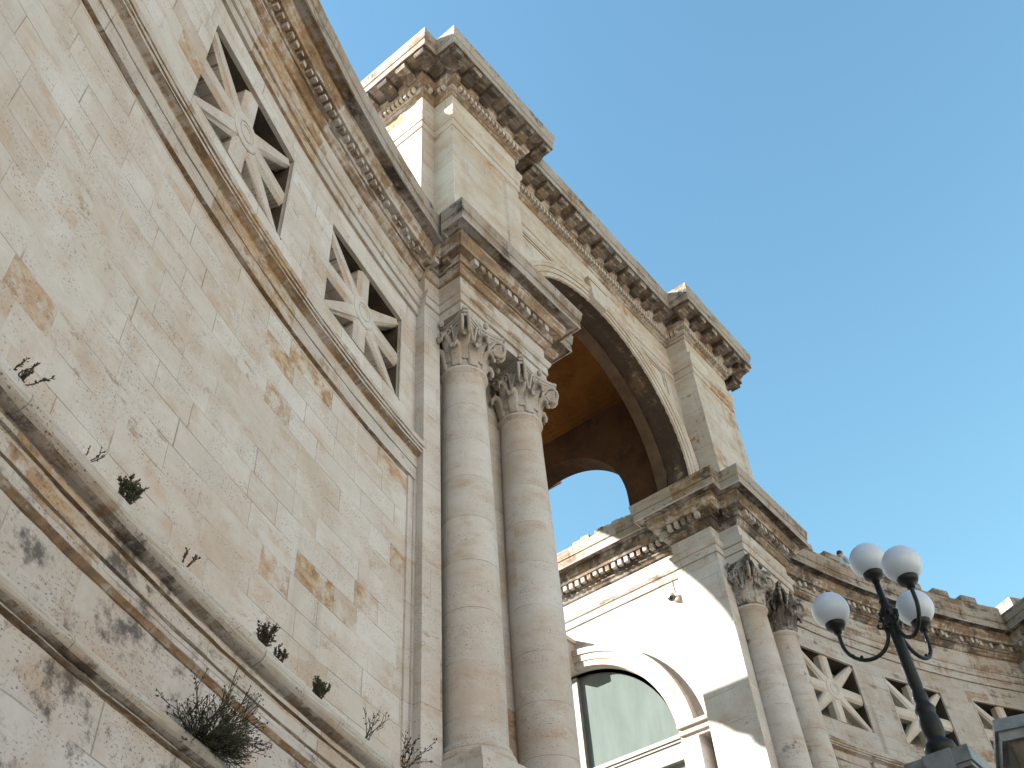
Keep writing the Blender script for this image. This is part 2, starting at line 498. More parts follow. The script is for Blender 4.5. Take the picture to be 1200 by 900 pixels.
def obox(mb, c, ax, ay, az, hx, hy, hz, mi=0, taper=1.0):
    """box with its own axes; taper shrinks the +az end"""
    c = Vector(c)
    V = {}
    for i in (-1, 1):
        for j in (-1, 1):
            for k in (-1, 1):
                t = taper if k > 0 else 1.0
                V[i, j, k] = c + ax * (i * hx * t) + ay * (j * hy * t) + az * (k * hz)
    for q in ([(-1, -1, -1), (-1, 1, -1), (1, 1, -1), (1, -1, -1)], [(-1, -1, 1), (1, -1, 1), (1, 1, 1), (-1, 1, 1)],
              [(-1, -1, -1), (1, -1, -1), (1, -1, 1), (-1, -1, 1)], [(1, 1, -1), (-1, 1, -1), (-1, 1, 1), (1, 1, 1)],
              [(-1, 1, -1), (-1, -1, -1), (-1, -1, 1), (-1, 1, 1)], [(1, -1, -1), (1, 1, -1), (1, 1, 1), (1, -1, 1)]):
        mb.face([tuple(V[a]) for a in q], None, mi)

def lathe(mb, prof, c=(0, 0), n=32, smooth=True, mi=0):
    """prof: (r, z) bottom to top"""
    L = 0
    for j in range(len(prof) - 1):
        (r0, z0), (r1, z1) = prof[j], prof[j + 1]
        dl = math.hypot(r1 - r0, z1 - z0)
        for i in range(n):
            a0, a1 = 2 * pi * i / n, 2 * pi * (i + 1) / n
            pts = [(c[0] + r0 * cos(a0), c[1] + r0 * sin(a0), z0), (c[0] + r0 * cos(a1), c[1] + r0 * sin(a1), z0),
                   (c[0] + r1 * cos(a1), c[1] + r1 * sin(a1), z1), (c[0] + r1 * cos(a0), c[1] + r1 * sin(a0), z1)]
            uv = [(a0 * 0.4, z0), (a1 * 0.4, z0), (a1 * 0.4, z1), (a0 * 0.4, z1)]
            if r0 < 1e-6:
                pts, uv = pts[1:], uv[1:]
            elif r1 < 1e-6:
                pts, uv = pts[:3], uv[:3]
            mb.face(pts, uv, mi, smooth)

def tube(mb, pts, rad, n=8, mi=0, smooth=True, capped=True):
    P = [Vector(p) for p in pts]
    R = rad if isinstance(rad, (list, tuple)) else [rad] * len(P)
    rings = []
    up = None
    for i, p in enumerate(P):
        t = (P[min(i + 1, len(P) - 1)] - P[max(i - 1, 0)]).normalized()
        if up is None:
            up = Vector((0, 0, 1)) if abs(t.z) < 0.9 else Vector((1, 0, 0))
        a = t.cross(up).normalized()
        up = a.cross(t).normalized()
        rings.append([p + (a * cos(2 * pi * k / n) + up * sin(2 * pi * k / n)) * R[i] for k in range(n)])
    for i in range(len(P) - 1):
        for k in range(n):
            q = [rings[i][k], rings[i + 1][k], rings[i + 1][(k + 1) % n], rings[i][(k + 1) % n]]
            mb.face([tuple(x) for x in q][::-1], None, mi, smooth)
    if capped and n > 3:
        mb.face([tuple(x) for x in rings[0]], None, mi)
        mb.face([tuple(x) for x in rings[-1]][::-1], None, mi)

def sphere(mb, c, r, nu=24, nv=14, mi=0, sx=1, sy=1, sz=1):
    for j in range(nv):
        b0, b1 = -pi / 2 + pi * j / nv, -pi / 2 + pi * (j + 1) / nv
        for i in range(nu):
            a0, a1 = 2 * pi * i / nu, 2 * pi * (i + 1) / nu
            q = [(cos(b0), a0, sin(b0)), (cos(b0), a1, sin(b0)), (cos(b1), a1, sin(b1)), (cos(b1), a0, sin(b1))]
            pts = [(c[0] + r * sx * k * cos(a), c[1] + r * sy * k * sin(a), c[2] + r * sz * z) for k, a, z in q]
            if j == 0:
                pts = pts[1:]
            elif j == nv - 1:
                pts = pts[:3]
            mb.face(pts, None, mi, True)

def arch_wall(mb, u0, u1, z0, z1, uc, zc, r, zbot, to3, n=32, mi=0, flip=False, topf=None):
    """flat wall face u0..u1, z0..z1 with an arched opening (sill at zbot); to3(u,z) gives the point"""
    us = [u0] + ([uc - r - 0.0] if u0 < uc - r else []) + [uc - r * cos(pi * i / n) for i in range(1, n)] + ([uc + r] if u1 > uc + r else []) + [u1]
    us = [u for u in us if u0 - 1e-6 <= u <= u1 + 1e-6]
    us = sorted(set(round(u, 6) for u in us))
    def q(a, b, za0, za1, zb0, zb1):
        pts = [to3(a, za0), to3(b, zb0), to3(b, zb1), to3(a, za1)]
        uv = [(a, za0), (b, zb0), (b, zb1), (a, za1)]
        if flip:
            pts, uv = pts[::-1], uv[::-1]
        mb.face(pts, uv, mi)
    tf = topf or (lambda u: z1)
    for a, b in zip(us, us[1:]):
        m = (a + b) / 2
        if abs(m - uc) < r:
            za = zc + sqrt(max(0, r * r - (a - uc) ** 2))
            zb = zc + sqrt(max(0, r * r - (b - uc) ** 2))
            q(a, b, za, tf(a), zb, tf(b))
            if zbot > z0:
                q(a, b, z0, zbot, z0, zbot)
        else:
            q(a, b, z0, tf(a), z0, tf(b))

def arch_ring(mb, r0, r1, uc, zc, zs, w0, w1, P3, n=36, mi=0, inner_only=False, u0=0.0):
    """intrados surface of an arch from depth w0 to w1 at radius r0 with jambs down to zs"""
    pts = [(uc + r0, zs)] + [(uc + r0 * cos(pi * i / n), zc + r0 * sin(pi * i / n)) for i in range(n + 1)] + [(uc - r0, zs)]
    L = u0
    for a, b in zip(pts, pts[1:]):
        d = math.hypot(b[0] - a[0], b[1] - a[1])
        mb.face([P3(a[0], a[1], w0), P3(a[0], a[1], w1), P3(b[0], b[1], w1), P3(b[0], b[1], w0)],
                [(L, 0), (L, w1 - w0), (L + d, w1 - w0), (L + d, 0)], mi, True)
        L += d

def arch_mould(mb, prof, uc, zc, P3, a0=0.0, a1=pi, n=40, mi=0):
    """prof: (r, w) swept round an arch"""
    for i in range(n):
        t0, t1 = a0 + (a1 - a0) * i / n, a0 + (a1 - a0) * (i + 1) / n
        for j in range(len(prof) - 1):
            (ra, wa), (rb, wb) = prof[j], prof[j + 1]
            def p(r, w, t):
                return P3(uc + r * cos(t), zc + r * sin(t), w)
            mb.face([p(ra, wa, t0), p(rb, wb, t0), p(rb, wb, t1), p(ra, wa, t1)],
                    [(ra * t0, ra), (rb * t0, rb), (rb * t1, rb), (ra * t1, ra)], mi)

# ------------------------------------------------------------------ layout numbers (metres)
CY = -28.878          # centre of the curved wings, x = 0
RW = 30.35            # wing wall face
PASS_C = 5.10         # middle of the passage in depth
ZT = 16.24            # top of the main cornice
ZA = 22.90            # top of the attic cornice
def polar(R, a):
    return (R * sin(a), CY + R * cos(a))

# main entablature profile, face at d = 0
ENT = [(-.12, 14.20), (0, 14.20), (0, 14.42), (.03, 14.43), (.03, 14.62), (.05, 14.635), (.085, 14.70), (.085, 14.745, 1), (.0, 14.76), (0, 15.13, 1),
       (.04, 15.15, 1), (.07, 15.20, 1), (.11, 15.235, 2), (.11, 15.30, 1), (.14, 15.305, 2), (.14, 15.50, 1), (.28, 15.505, 1), (.30, 15.56, 1),
       (.355, 15.63, 1), (.36, 15.69, 2), (.36, 15.805, 2), (.53, 15.80, 3), (.535, 15.775, 0), (.56, 15.775, 0), (.56, 15.80, 3), (.56, 15.985, 3), (.58, 16.0, 3),
       (.58, 16.035, 3), (.592, 16.08, 3), (.60, 16.16, 3), (.61, 16.19, 3), (.61, 16.24, 3), (0.0, 16.30)]
# attic entablature
ENT_A = [(0, 20.38), (.03, 20.395), (.03, 20.62), (.05, 20.635), (.05, 20.84), (.09, 20.91), (.10, 20.98), (.10, 21.05), (0, 21.075), (0, 21.74, 1),
         (.035, 21.765, 1), (.06, 21.83, 1), (.11, 21.85, 1), (.11, 22.0, 1), (.20, 22.005, 1), (.20, 22.04, 1), (.27, 22.12, 1), (.28, 22.15, 2), (.28, 22.345, 1),
         (.66, 22.34, 3), (.665, 22.315, 3), (.69, 22.315, 3), (.69, 22.56, 3), (.71, 22.575, 3), (.71, 22.62, 3), (.73, 22.70, 3), (.745, 22.82, 3),
         (.75, 22.835, 3), (.75, 22.90, 3), (-.2, 22.93)]

DR = random.Random(8)

def dentils(mb, path, d0, d1, z0, z1, sp, w, margin=0.05, mi=0, ev=1):
    P = [Vector(p) for p in path]
    for i in range(len(P) - 1):
        t = P[i + 1] - P[i]
        L = t.length
        t.normalize()
        nr = Vector((t.y, -t.x))
        # convex / concave corner lengths at dentil depth
        def ext(k, other):
            if other is None:
                return 0
            c = t.x * other.y - t.y * other.x
            return 0
        a0, a1 = 0.0, L
        if i > 0:
            tp = (P[i] - P[i - 1]).normalized()
            cr = tp.x * t.y - tp.y * t.x
            a0 = -d1 if cr > 0.1 and False else (d1 + 0.02 if cr < -0.1 and False else 0)
            a0 = 0.03 if cr > 0.1 else (d1 + 0.04 if cr < -0.1 else 0)
        if i < len(P) - 2:
            tn = (P[i + 2] - P[i + 1]).normalized()
            cr = t.x * tn.y - t.y * tn.x
            a1 = L - 0.03 if cr > 0.1 else (L - d1 - 0.04 if cr < -0.1 else L)
        span = a1 - a0
        n = max(1, int((span + (sp - w)) / sp))
        st = a0 + (span - (n * sp - (sp - w))) / 2
        for k in range(n):
            b = st + k * sp
            A = P[i] + t * b
            B = P[i] + t * (b + w)
            p = [A + nr * d0, A + nr * d1, B + nr * d1, B + nr * d0]
            zz = z0 + ev * (DR.choice((0, 0, .02, .05)) * (z1 - z0) / .18)
            prism(mb, [(q.x, q.y) for q in p], zz, z1, mi=DR.choice((mi, mi, 1)) if ev else mi)

def arcpath(R, a0, a1, n):
    return [polar(R, a0 + (a1 - a0) * i / n) for i in range(n + 1)]

def arc_boxes(mb, Rin, Rout, a, da, z0, z1, mi=0):
    p = [polar(Rin, a), polar(Rin, a + da), polar(Rout, a + da), polar(Rout, a)]
    prism(mb, p, z0, z1, mi=mi)

# ------------------------------------------------------------------ setting
mb = MB()
mb.face([(-900, -900, 0), (900, -900, 0), (900, 900, 0), (-900, 900, 0)])
o = mb.build('ground', M_GROUND)
o['kind'] = 'structure'
for s in (1, -1):
    mb = MB(s)
    prism(mb, arcpath(30.9, .215, .9, 24) + arcpath(38.0, .215, .9, 24)[::-1][0:] if False else
          (arcpath(38.0, .215, .9, 24) + arcpath(30.9, .215, .9, 24)[::-1])[::-1], 0.0, 16.12)
    o = mb.build('terrace', M_TERR)
    o['kind'] = 'structure'

# town houses across the square; their sunlit fronts light the shaded stone
M_FACADE = plain('ochre_facade', (0.66, 0.57, 0.48), 0.9, 0.12, 0.5, dark=(0.59, 0.50, 0.41), spec=0.1)
M_ROOF = plain('clay_roof', (0.36, 0.16, 0.09), 0.9, 0.2, 2.0)
M_SHUT = plain('green_shutter', (0.05, 0.10, 0.07), 0.7, 0.2, 6.0)
def town_house(x0, x1, y, h, label):
    t = thing('town_house', label, 'building', ((x0 + x1) / 2, y - 6, 0), 'town houses across the square')
    mb = MB()
    box(mb, x0, x1, y - 12, y, 0, h)
    mb.build('wall', M_FACADE, t)
    mb = MB()
    box(mb, x0 - .3, x1 + .3, y - 12.3, y + .5, h, h + .4)
    mb.face([(x0, y + .3, h + .4), (x0, y - 6, h + 2.6), (x1, y - 6, h + 2.6), (x1, y + .3, h + .4)], None)
    mb.face([(x0, y - 12, h + .4), (x1, y - 12, h + .4), (x1, y - 6, h + 2.6), (x0, y - 6, h + 2.6)], None)
    mb.build('roof', M_ROOF, t)
    n = int((x1 - x0) / 4)
    fl = 5
    for i in range(n):
        for f in range(fl):
            cx = x0 + (x1 - x0) * (i + .5) / n
            z = 1.2 + f * (h - 1) / fl
            mb = MB()
            box(mb, cx - .6, cx + .6, y, y + .05, z, z + 2.0)
            mb.build('shutter', M_SHUT, t)
town_house(-62, -22, -40, 22, 'ochre town house facing the arch, left one, green shutters')
town_house(-20, 30, -42, 24, 'ochre town house facing the arch, right one, green shutters')

# ------------------------------------------------------------------ triumphal arch
ARCH = thing('triumphal_arch', 'tall travertine arch with paired columns, bracketed cornice and open vaulted passage', 'arch', (0, PASS_C, 0))

def mirY(path):
    return [(x, 2 * PASS_C - y) for x, y in path]

for s in (1, -1):
    uo = 0 if s > 0 else 61.7
    # front pier with pilaster strips
    mb = MB(s, uo)
    prism(mb, [(3.28, .61), (3.66, .61), (3.66, .80), (6.02, .80), (6.02, .61), (6.39, .61), (6.39, 1.68), (3.28, 1.68)], 0, 14.2)
    prism(mb, [(3.284, .614), (6.386, .614), (6.386, 1.676), (3.284, 1.676)], 14.19, 16.22)
    prism(mb, [(3.66, .13), (6.02, .13), (6.02, .616), (3.66, .616)], 14.212, 16.22, top=False)
    mb.build('pier', M_PIER, ARCH)
    # pier at the back
    mb = MB(s, uo + 5)
    prism(mb, [(3.28, 8.52), (6.39, 8.52), (6.39, 9.59), (3.28, 9.59)], 0, 16.22)
    mb.build('pier', M_PIER, ARCH)
    # pedestal under the column pair
    mb = MB(s, uo + 9)
    prism(mb, [(3.45, -.08), (6.14, -.08), (6.14, .60), (3.45, .60)], 0, 6.412)
    mb.build('pedestal', M_PIER, ARCH)
    # passage wall with the arched window
    mb = MB(s, uo + 13)
    t3 = lambda u, z: (3.60, u, z)
    y0, y1 = 1.68, 8.52
    WR, WZ = 2.60, 10.70
    # the wall left of the slot, the slot, the rest
    arch_wall(mb, 2.08, y1, 0, 14.205, PASS_C, WZ, WR, 4.6, t3, flip=True)
    mb.face([(3.60, 1.68, 10.76), (3.60, 2.08, 10.76), (3.60, 2.08, 14.205), (3.60, 1.68, 14.205)][::-1], None)
    mb.face([(3.60, 1.68, 0), (3.60, 1.75, 0), (3.60, 1.75, 10.76), (3.60, 1.68, 10.76)][::-1], None)
    mb.face([(3.60, 1.75, 0), (3.60, 2.08, 0), (3.60, 2.08, 7.6), (3.60, 1.75, 7.6)][::-1], None)
    # slot sides
    mb.face([(3.60, 2.08, 7.6), (4.10, 2.08, 7.6), (4.10, 2.08, 10.76), (3.60, 2.08, 10.76)], None)
    mb.face([(3.60, 1.75, 7.6), (3.60, 1.75, 10.76), (4.10, 1.75, 10.76), (4.10, 1.75, 7.6)], None)
    mb.face([(3.60, 1.75, 10.76), (3.60, 2.08, 10.76), (4.10, 2.08, 10.76), (4.10, 1.75, 10.76)], None)
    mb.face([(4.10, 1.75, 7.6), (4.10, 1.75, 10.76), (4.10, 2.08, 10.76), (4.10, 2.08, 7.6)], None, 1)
    # reveal of the window
    arch_ring(mb, WR, 0, PASS_C, WZ, 4.6, 0.0, 0.5, lambda u, z, w: (3.60 + w, u, z))
    mb.face([(3.6, PASS_C - WR, 4.6), (4.1, PASS_C - WR, 4.6), (4.1, PASS_C + WR, 4.6), (3.6, PASS_C + WR, 4.6)], None)
    mb.build('passage_wall', [M_LIT, M_DARK], ARCH)
    # archivolt, impost and keystone of the window
    mb = MB(s, uo)
    arch_mould(mb, [(2.60, .0), (2.60, -.10), (2.74, -.10), (2.74, -.13), (2.90, -.13), (2.90, -.17), (3.04, -.17), (3.06, 0)], PASS_C, WZ,
               lambda u, z, w: (3.60 + w, u, z), .10, pi - .10)
    mb.build('window_archivolt', M_ATTIC, ARCH)
    for k in (1, -1):
        mb = MB(s, uo)
        ya, yb = sorted((PASS_C - k * 2.60, PASS_C - k * 3.34))
        for (d, za, zb) in ((.06, 10.70, 10.78), (.12, 10.78, 10.86), (.09, 10.86, 10.92), (.17, 10.92, 11.0)):
            box(mb, 3.60 - d, 3.60, ya + .002, yb - .002, za + .001, zb)
        mb.build('impost', M_ATTIC, ARCH)
        mb = MB(s, uo)
        ya, yb = sorted((PASS_C - k * 2.60, PASS_C - k * 3.02))
        box(mb, 3.52, 3.60, ya, yb, 0, 10.70)
        mb.build('window_pilaster', M_PIER, ARCH)
    mb = MB(s, uo)
    obox(mb, (3.46, PASS_C, 13.62), Vector((1, 0, 0)), Vector((0, 1, 0)), Vector((0, 0, 1)), .16, .20, .36)
    obox(mb, (3.42, PASS_C, 14.03), Vector((1, 0, 0)), Vector((0, 1, 0)), Vector((0, 0, 1)), .20, .25, .05)
    mb.build('window_keystone', M_ATTIC, ARCH)
    # the window itself
    mb = MB(s)
    XF = 3.78
    fw = .09
    arch_mould(mb, [(2.60, XF - 3.6 + .08), (2.60 - fw, XF - 3.6 + .08), (2.60 - fw, XF - 3.6), (2.60, XF - 3.6)][::-1], PASS_C, WZ, lambda u, z, w: (3.60 + w, u, z))
    arch_mould(mb, [(2.60, XF - 3.6), (2.60 - fw, XF - 3.6), (2.60 - fw, XF - 3.6 + .08)][::1], PASS_C, WZ, lambda u, z, w: (3.60 + w, u, z))
    for yy in (PASS_C - 2.6, PASS_C + 2.6 - fw):
        box(mb, XF, XF + .08, yy, yy + fw, 4.6, WZ)
    win = mb.build('arched_window', M_FRAME, ARCH)
    mb = MB(s)
    box(mb, XF - .05, XF + .1, PASS_C - .07, PASS_C + .07, 10.95, 13.22)
    mb.build('mullion', M_FRAME, win)
    mb = MB(s)
    for za, zb, d in ((10.42, 10.52, .03), (10.52, 10.80, 0), (10.80, 10.86, .03), (10.86, 10.95, .06)):
        box(mb, XF - .03 - d, XF + .1, PASS_C - 2.595, PASS_C + 2.595, za, zb)
    mb.build('transom', M_FRAME, win)
    for yy in (PASS_C - 1.27, PASS_C, PASS_C + 1.27):
        mb = MB(s)
        box(mb, XF - .02, XF + .08, yy - .06, yy + .06, 4.6, 10.42)
        mb.build('lower_mullion', M_FRAME, win)
    mb = MB(s)
    n = 24
    pts = [(XF + .06, PASS_C + 2.55 * cos(pi * i / n), WZ + 2.55 * sin(pi * i / n)) for i in range(n + 1)]
    mb.face(pts + [(XF + .06, PASS_C - 2.55, 10.6), (XF + .06, PASS_C + 2.55, 10.6)], None)
    mb.face([(XF + .06, PASS_C + 2.55, 10.6), (XF + .06, PASS_C - 2.55, 10.6), (XF + .06, PASS_C - 2.55, 4.6), (XF + .06, PASS_C + 2.55, 4.6)], None)
    mb.build('pane', M_PANE, win)

    # lunette wall above the passage cornice, open arch, brown plaster inside
    LR, LZ = 2.36, 17.35
    mb = MB(s, uo)
    arch_wall(mb, 1.68, 8.52, 16.2, 20.62, PASS_C, LZ, LR, 16.2, lambda u, z: (3.60, u, z), flip=True, mi=0)
    arch_wall(mb, 2.55, 7.65, 16.2, 22.0, PASS_C, LZ, LR, 16.2, lambda u, z: (4.30, u, z), flip=False, mi=1)
    arch_ring(mb, LR, 0, PASS_C, LZ, 16.2, 0.0, .70, lambda u, z, w: (3.60 + w, u, z), mi=0)
    mb.build('lunette_wall', [M_BROWN, M_ATTIC], ARCH)

    # entablature
    path = [(6.39, 9.59), (3.28, 9.59), (3.28, 8.52), (3.60, 8.52), (3.60, 1.68), (3.28, 1.68), (3.28, .61), (3.65, .61), (3.65, .12), (6.03, .12), (6.03, .61), (6.39, .61)]
    prof = [(p[0], p[1] + .003) + tuple(p[2:]) for p in ENT]
    mb = MB(s, uo)
    sweep(mb, prof, path)
    dentils(mb, path, .13, .255, 15.345, 15.50, .185, .11, mi=4)
    random.seed(5 + s)
    mb.build('entablature', [M_MOULD, M_MB_FAR if s > 0 else M_MOULD_B, M_FAR_D if s > 0 else M_MOULD_D, M_TOP, M_MOULD, M_LINE], ARCH)

# broken stones along the passage cornice
mb = MB()
random.seed(11)
y = 2.4
while y < 4.25:
    w = random.uniform(.10, .28)
    h = random.uniform(.05, .16) * (1.0 if y < 3.6 else .8)
    obox(mb, (3.12 + random.uniform(-.02, .05), y + w / 2, 16.24 + h / 2), Vector((1, random.uniform(-.1, .1), 0)).normalized(), Vector((0, 1, random.uniform(-.1, .1))).normalized(), Vector((random.uniform(-.1, .1), 0, 1)).normalized(), .11, w * .52, h * .6, taper=.85)
    y += w * .92
mb.build('broken_coping', M_MOULD_D, ARCH)

# attic: front and back arches
AR, AZ = 3.22, 16.95
for k in (0, 1):
    my = (lambda y: y) if k == 0 else (lambda y: 2 * PASS_C - y)
    mb = MB(1, 7.7 * k)
    arch_wall(mb, -3.77, 3.77, 16.2, 20.40, 0, AZ, AR, 16.2, lambda u, z: (u, my(.80), z), flip=(k == 1), mi=0)
    # inner face up to the vault
    tf = lambda u: 20.62 + 1.3 * sqrt(max(0, 1 - (u / 3.6) ** 2))
    arch_wall(mb, -3.6, 3.6, 16.2, 20.6, 0, AZ, AR, 16.2, lambda u, z: (u, my(1.68), z), flip=(k == 0), mi=1, topf=tf)
    mb.build('arch_wall', [M_ATTIC, M_BROWN], ARCH)
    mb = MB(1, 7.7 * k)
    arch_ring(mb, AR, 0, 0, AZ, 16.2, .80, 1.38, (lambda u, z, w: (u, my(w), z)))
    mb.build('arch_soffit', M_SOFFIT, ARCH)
    mb = MB(1, 7.7 * k)
    arch_ring(mb, AR - .05, 0, 0, AZ, 16.2, 1.38, 1.68, (lambda u, z, w: (u, my(w), z)))
    for q in ((AR - .05, AR),):
        arch_mould(mb, [(q[1], 1.38), (q[0], 1.38)][::-1] if k == 0 else [(q[1], 1.38), (q[0], 1.38)], 0, AZ, lambda u, z, w: (u, my(w), z))
        arch_mould(mb, [(q[0], 1.68), (q[1], 1.68)][::-1] if k == 0 else [(q[0], 1.68), (q[1], 1.68)], 0, AZ, lambda u, z, w: (u, my(w), z))
    mb.build('arch_rib', M_RIB, ARCH)
    mb = MB(1, 3.1 * k)
    pr = [(AR, .01), (AR, -.05), (AR + .12, -.05), (AR + .12, -.075), (AR + .26, -.075), (AR + .26, -.10), (AR + .35, -.14), (AR + .40, -.14), (AR + .42, .01)]
    arch_mould(mb, pr, 0, AZ, lambda u, z, w: (u, my(.80 + w), z))
    for q in (1, -1):
        for (ra, wa), (rb, wb) in zip(pr, pr[1:]):
            mb.face([(q * ra, my(.80 + wa), 16.2), (q * rb, my(.80 + wb), 16.2), (q * rb, my(.80 + wb), AZ), (q * ra, my(.80 + wa), AZ)][::q], [(0, ra), (0, rb), (.75, rb), (.75, ra)][::q])
    mb.build('archivolt', M_ATTIC, ARCH)
    mb = MB()
    cc = my(.80 - .12)
    Vx, Vy, Vz = Vector((1, 0, 0)), Vector((0, 1, 0)), Vector((0, 0, 1))
    pts = [(-.28, 20.165), (.28, 20.165), (.36, 20.83), (-.36, 20.83)]
    ys = (my(.80), my(.63))
    f = [(p[0], ys[1], p[1]) for p in pts]
    b = [(p[0], ys[0], p[1]) for p in pts]
    rev = -1 if k else 1
    mb.face(f[::rev], None)
    for i in range(4):
        j = (i + 1) % 4
        mb.face([f[j], f[i], b[i], b[j]][::rev], None)
    obox(mb, (0, (ys[0] + ys[1]) / 2, 20.87), Vx, Vy, Vz, .40, .115, .04)
    mb.build('keystone', M_ATTIC, ARCH)

# vault over the passage
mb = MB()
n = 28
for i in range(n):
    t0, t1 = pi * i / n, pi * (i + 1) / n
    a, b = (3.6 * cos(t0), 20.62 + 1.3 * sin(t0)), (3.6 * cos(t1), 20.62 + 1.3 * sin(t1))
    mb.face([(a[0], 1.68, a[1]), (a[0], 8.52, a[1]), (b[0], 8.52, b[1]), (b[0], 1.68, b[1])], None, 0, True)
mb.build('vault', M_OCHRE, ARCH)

# attic walls and cornice: one loop round the attic
half = [(0, .80), (3.77, .80), (3.77, .21), (6.0, .21), (6.0, .74), (6.385, .74), (6.385, 2.6), (4.3, 2.6)]
right = half[1:] + [(x, 2 * PASS_C - y) for x, y in half[1:]][::-1]
loop = right + [(-x, y) for x, y in right][::-1]
mb = MB()
N = len(loop)
u = 0
for i in range(N):
    a, b = loop[i], loop[(i + 1) % N]
    L = math.hypot(b[0] - a[0], b[1] - a[1])
    u += L
    if abs(a[0]) < 4 and abs(b[0]) < 4 and abs(a[1] - b[1]) < 1e-6 or abs(abs(a[0]) - 4.3) < 1e-6 and abs(abs(b[0]) - 4.3) < 1e-6:
        if mb.f:
            mb.build('attic_wall', M_ATTIC, ARCH)
        mb = MB()
        continue
    if abs(abs(a[0]) - 6.0) < 1e-6 and abs(abs(b[0]) - 3.77) < 1e-6 or abs(abs(a[0]) - 3.77) < 1e-6 and abs(abs(b[0]) - 6.0) < 1e-6:
        # front of a pier: sunk panel
        y = a[1]
        iny = .05 if y < PASS_C else -.05
        x0, x1 = a[0], b[0]
        d = 1 if x1 > x0 else -1
        px0, px1 = x0 + d * .24, x1 - d * .24
        if abs(abs(x0) - 6.0) < 1e-6:
            px0, px1 = x0 + d * .20, x1 - d * .45
        else:
            px0, px1 = x0 + d * .45, x1 - d * .20
        za, zb = 17.2, 20.30
        P = lambda x, z, w=0: (x, y + w, z)
        for q in ([P(x0, 16.2), P(px0, 16.2), P(px0, 20.4), P(x0, 20.4)], [P(px1, 16.2), P(x1, 16.2), P(x1, 20.4), P(px1, 20.4)],
                  [P(px0, 16.2), P(px1, 16.2), P(px1, za), P(px0, za)], [P(px0, zb), P(px1, zb), P(px1, 20.4), P(px0, 20.4)]):
            mb.face(q, None)
        e = d * .05
        for q in ([P(px0, za), P(px0 + e, za + .05, iny), P(px0 + e, zb - .05, iny), P(px0, zb)],
                  [P(px1 - e, za + .05, iny), P(px1, za), P(px1, zb), P(px1 - e, zb - .05, iny)],
                  [P(px0, za), P(px1, za), P(px1 - e, za + .05, iny), P(px0 + e, za + .05, iny)],
                  [P(px0 + e, zb - .05, iny), P(px1 - e, zb - .05, iny), P(px1, zb), P(px0, zb)],
                  [P(px0 + e, za + .05, iny), P(px1 - e, za + .05, iny), P(px1 - e, zb - .05, iny), P(px0 + e, zb - .05, iny)]):
            mb.face(q, None)
        continue
    mb.face([(a[0], a[1], 16.2), (b[0], b[1], 16.2), (b[0], b[1], 20.40), (a[0], a[1], 20.40)], [(u, 16.2), (u + L, 16.2), (u + L, 20.4), (u, 20.4)])
mb = MB()
sweep(mb, ENT_A, loop, closed=True)
dentils(mb, loop + [loop[0]], .105, .195, 21.865, 21.999, .125, .075, mi=0, ev=0)
mb.face([(p[0], p[1], 22.87) for p in loop], None, 3)
mb.build('attic_cornice', [M_ATTIC, M_MOULD_B, M_FAR_D, M_TOP, M_MOULD, M_LINE], ARCH)
# raised frame lines beside the big arch
for q in (1, -1):
    mb = MB(q)
    for (off) in (0.0, 0.13):
        x1, x0, zt = 3.22 - off, 1.0, 20.30 - off
        box(mb, x0, x1, .80 - .03, .802, zt, zt + .05)
        za = AZ + sqrt((AR + .55) ** 2 - x1 ** 2) if x1 < AR + .55 else AZ
        box(mb, x1 - .05, x1, .80 - .03, .802, min(za, zt - .3), zt)
    mb.build('spandrel_frame', M_ATTIC, ARCH)

# modillions under the attic cornice, one mesh shared
mb = MB()
sidep = [(.20, 22.335), (.20, 22.09), (.26, 22.05), (.34, 22.06), (.41, 22.13), (.48, 22.175), (.55, 22.15), (.62, 22.14), (.655, 22.20), (.65, 22.27), (.64, 22.335)]
hw = .135
for i in range(len(sidep) - 1):
    (da, za), (db, zb) = sidep[i], sidep[i + 1]
    mb.face([(-hw, -da, za), (-hw, -db, zb), (hw, -db, zb), (hw, -da, za)][::-1], None)
mb.face([(-hw, -d, z) for d, z in sidep], None)
mb.face([(hw, -d, z) for d, z in sidep][::-1], None)
for xx in (-hw - .012, hw + .012):
    for (dd, zz, rr) in ((.31, 22.15, .08), (.59, 22.225, .065)):
        m = 10
        c = [(xx, -dd + rr * cos(2 * pi * i / m), zz + rr * sin(2 * pi * i / m)) for i in range(m)]
        b = [(0 if False else (xx * .8), p[1], p[2]) for p in c]
        mb.face(c if xx > 0 else c[::-1], None)
        for i in range(m):
            j = (i + 1) % m
            qd = [c[i], b[i], b[j], c[j]]
            mb.face(qd if xx > 0 else qd[::-1], None)
MODI = None
cnt = 0
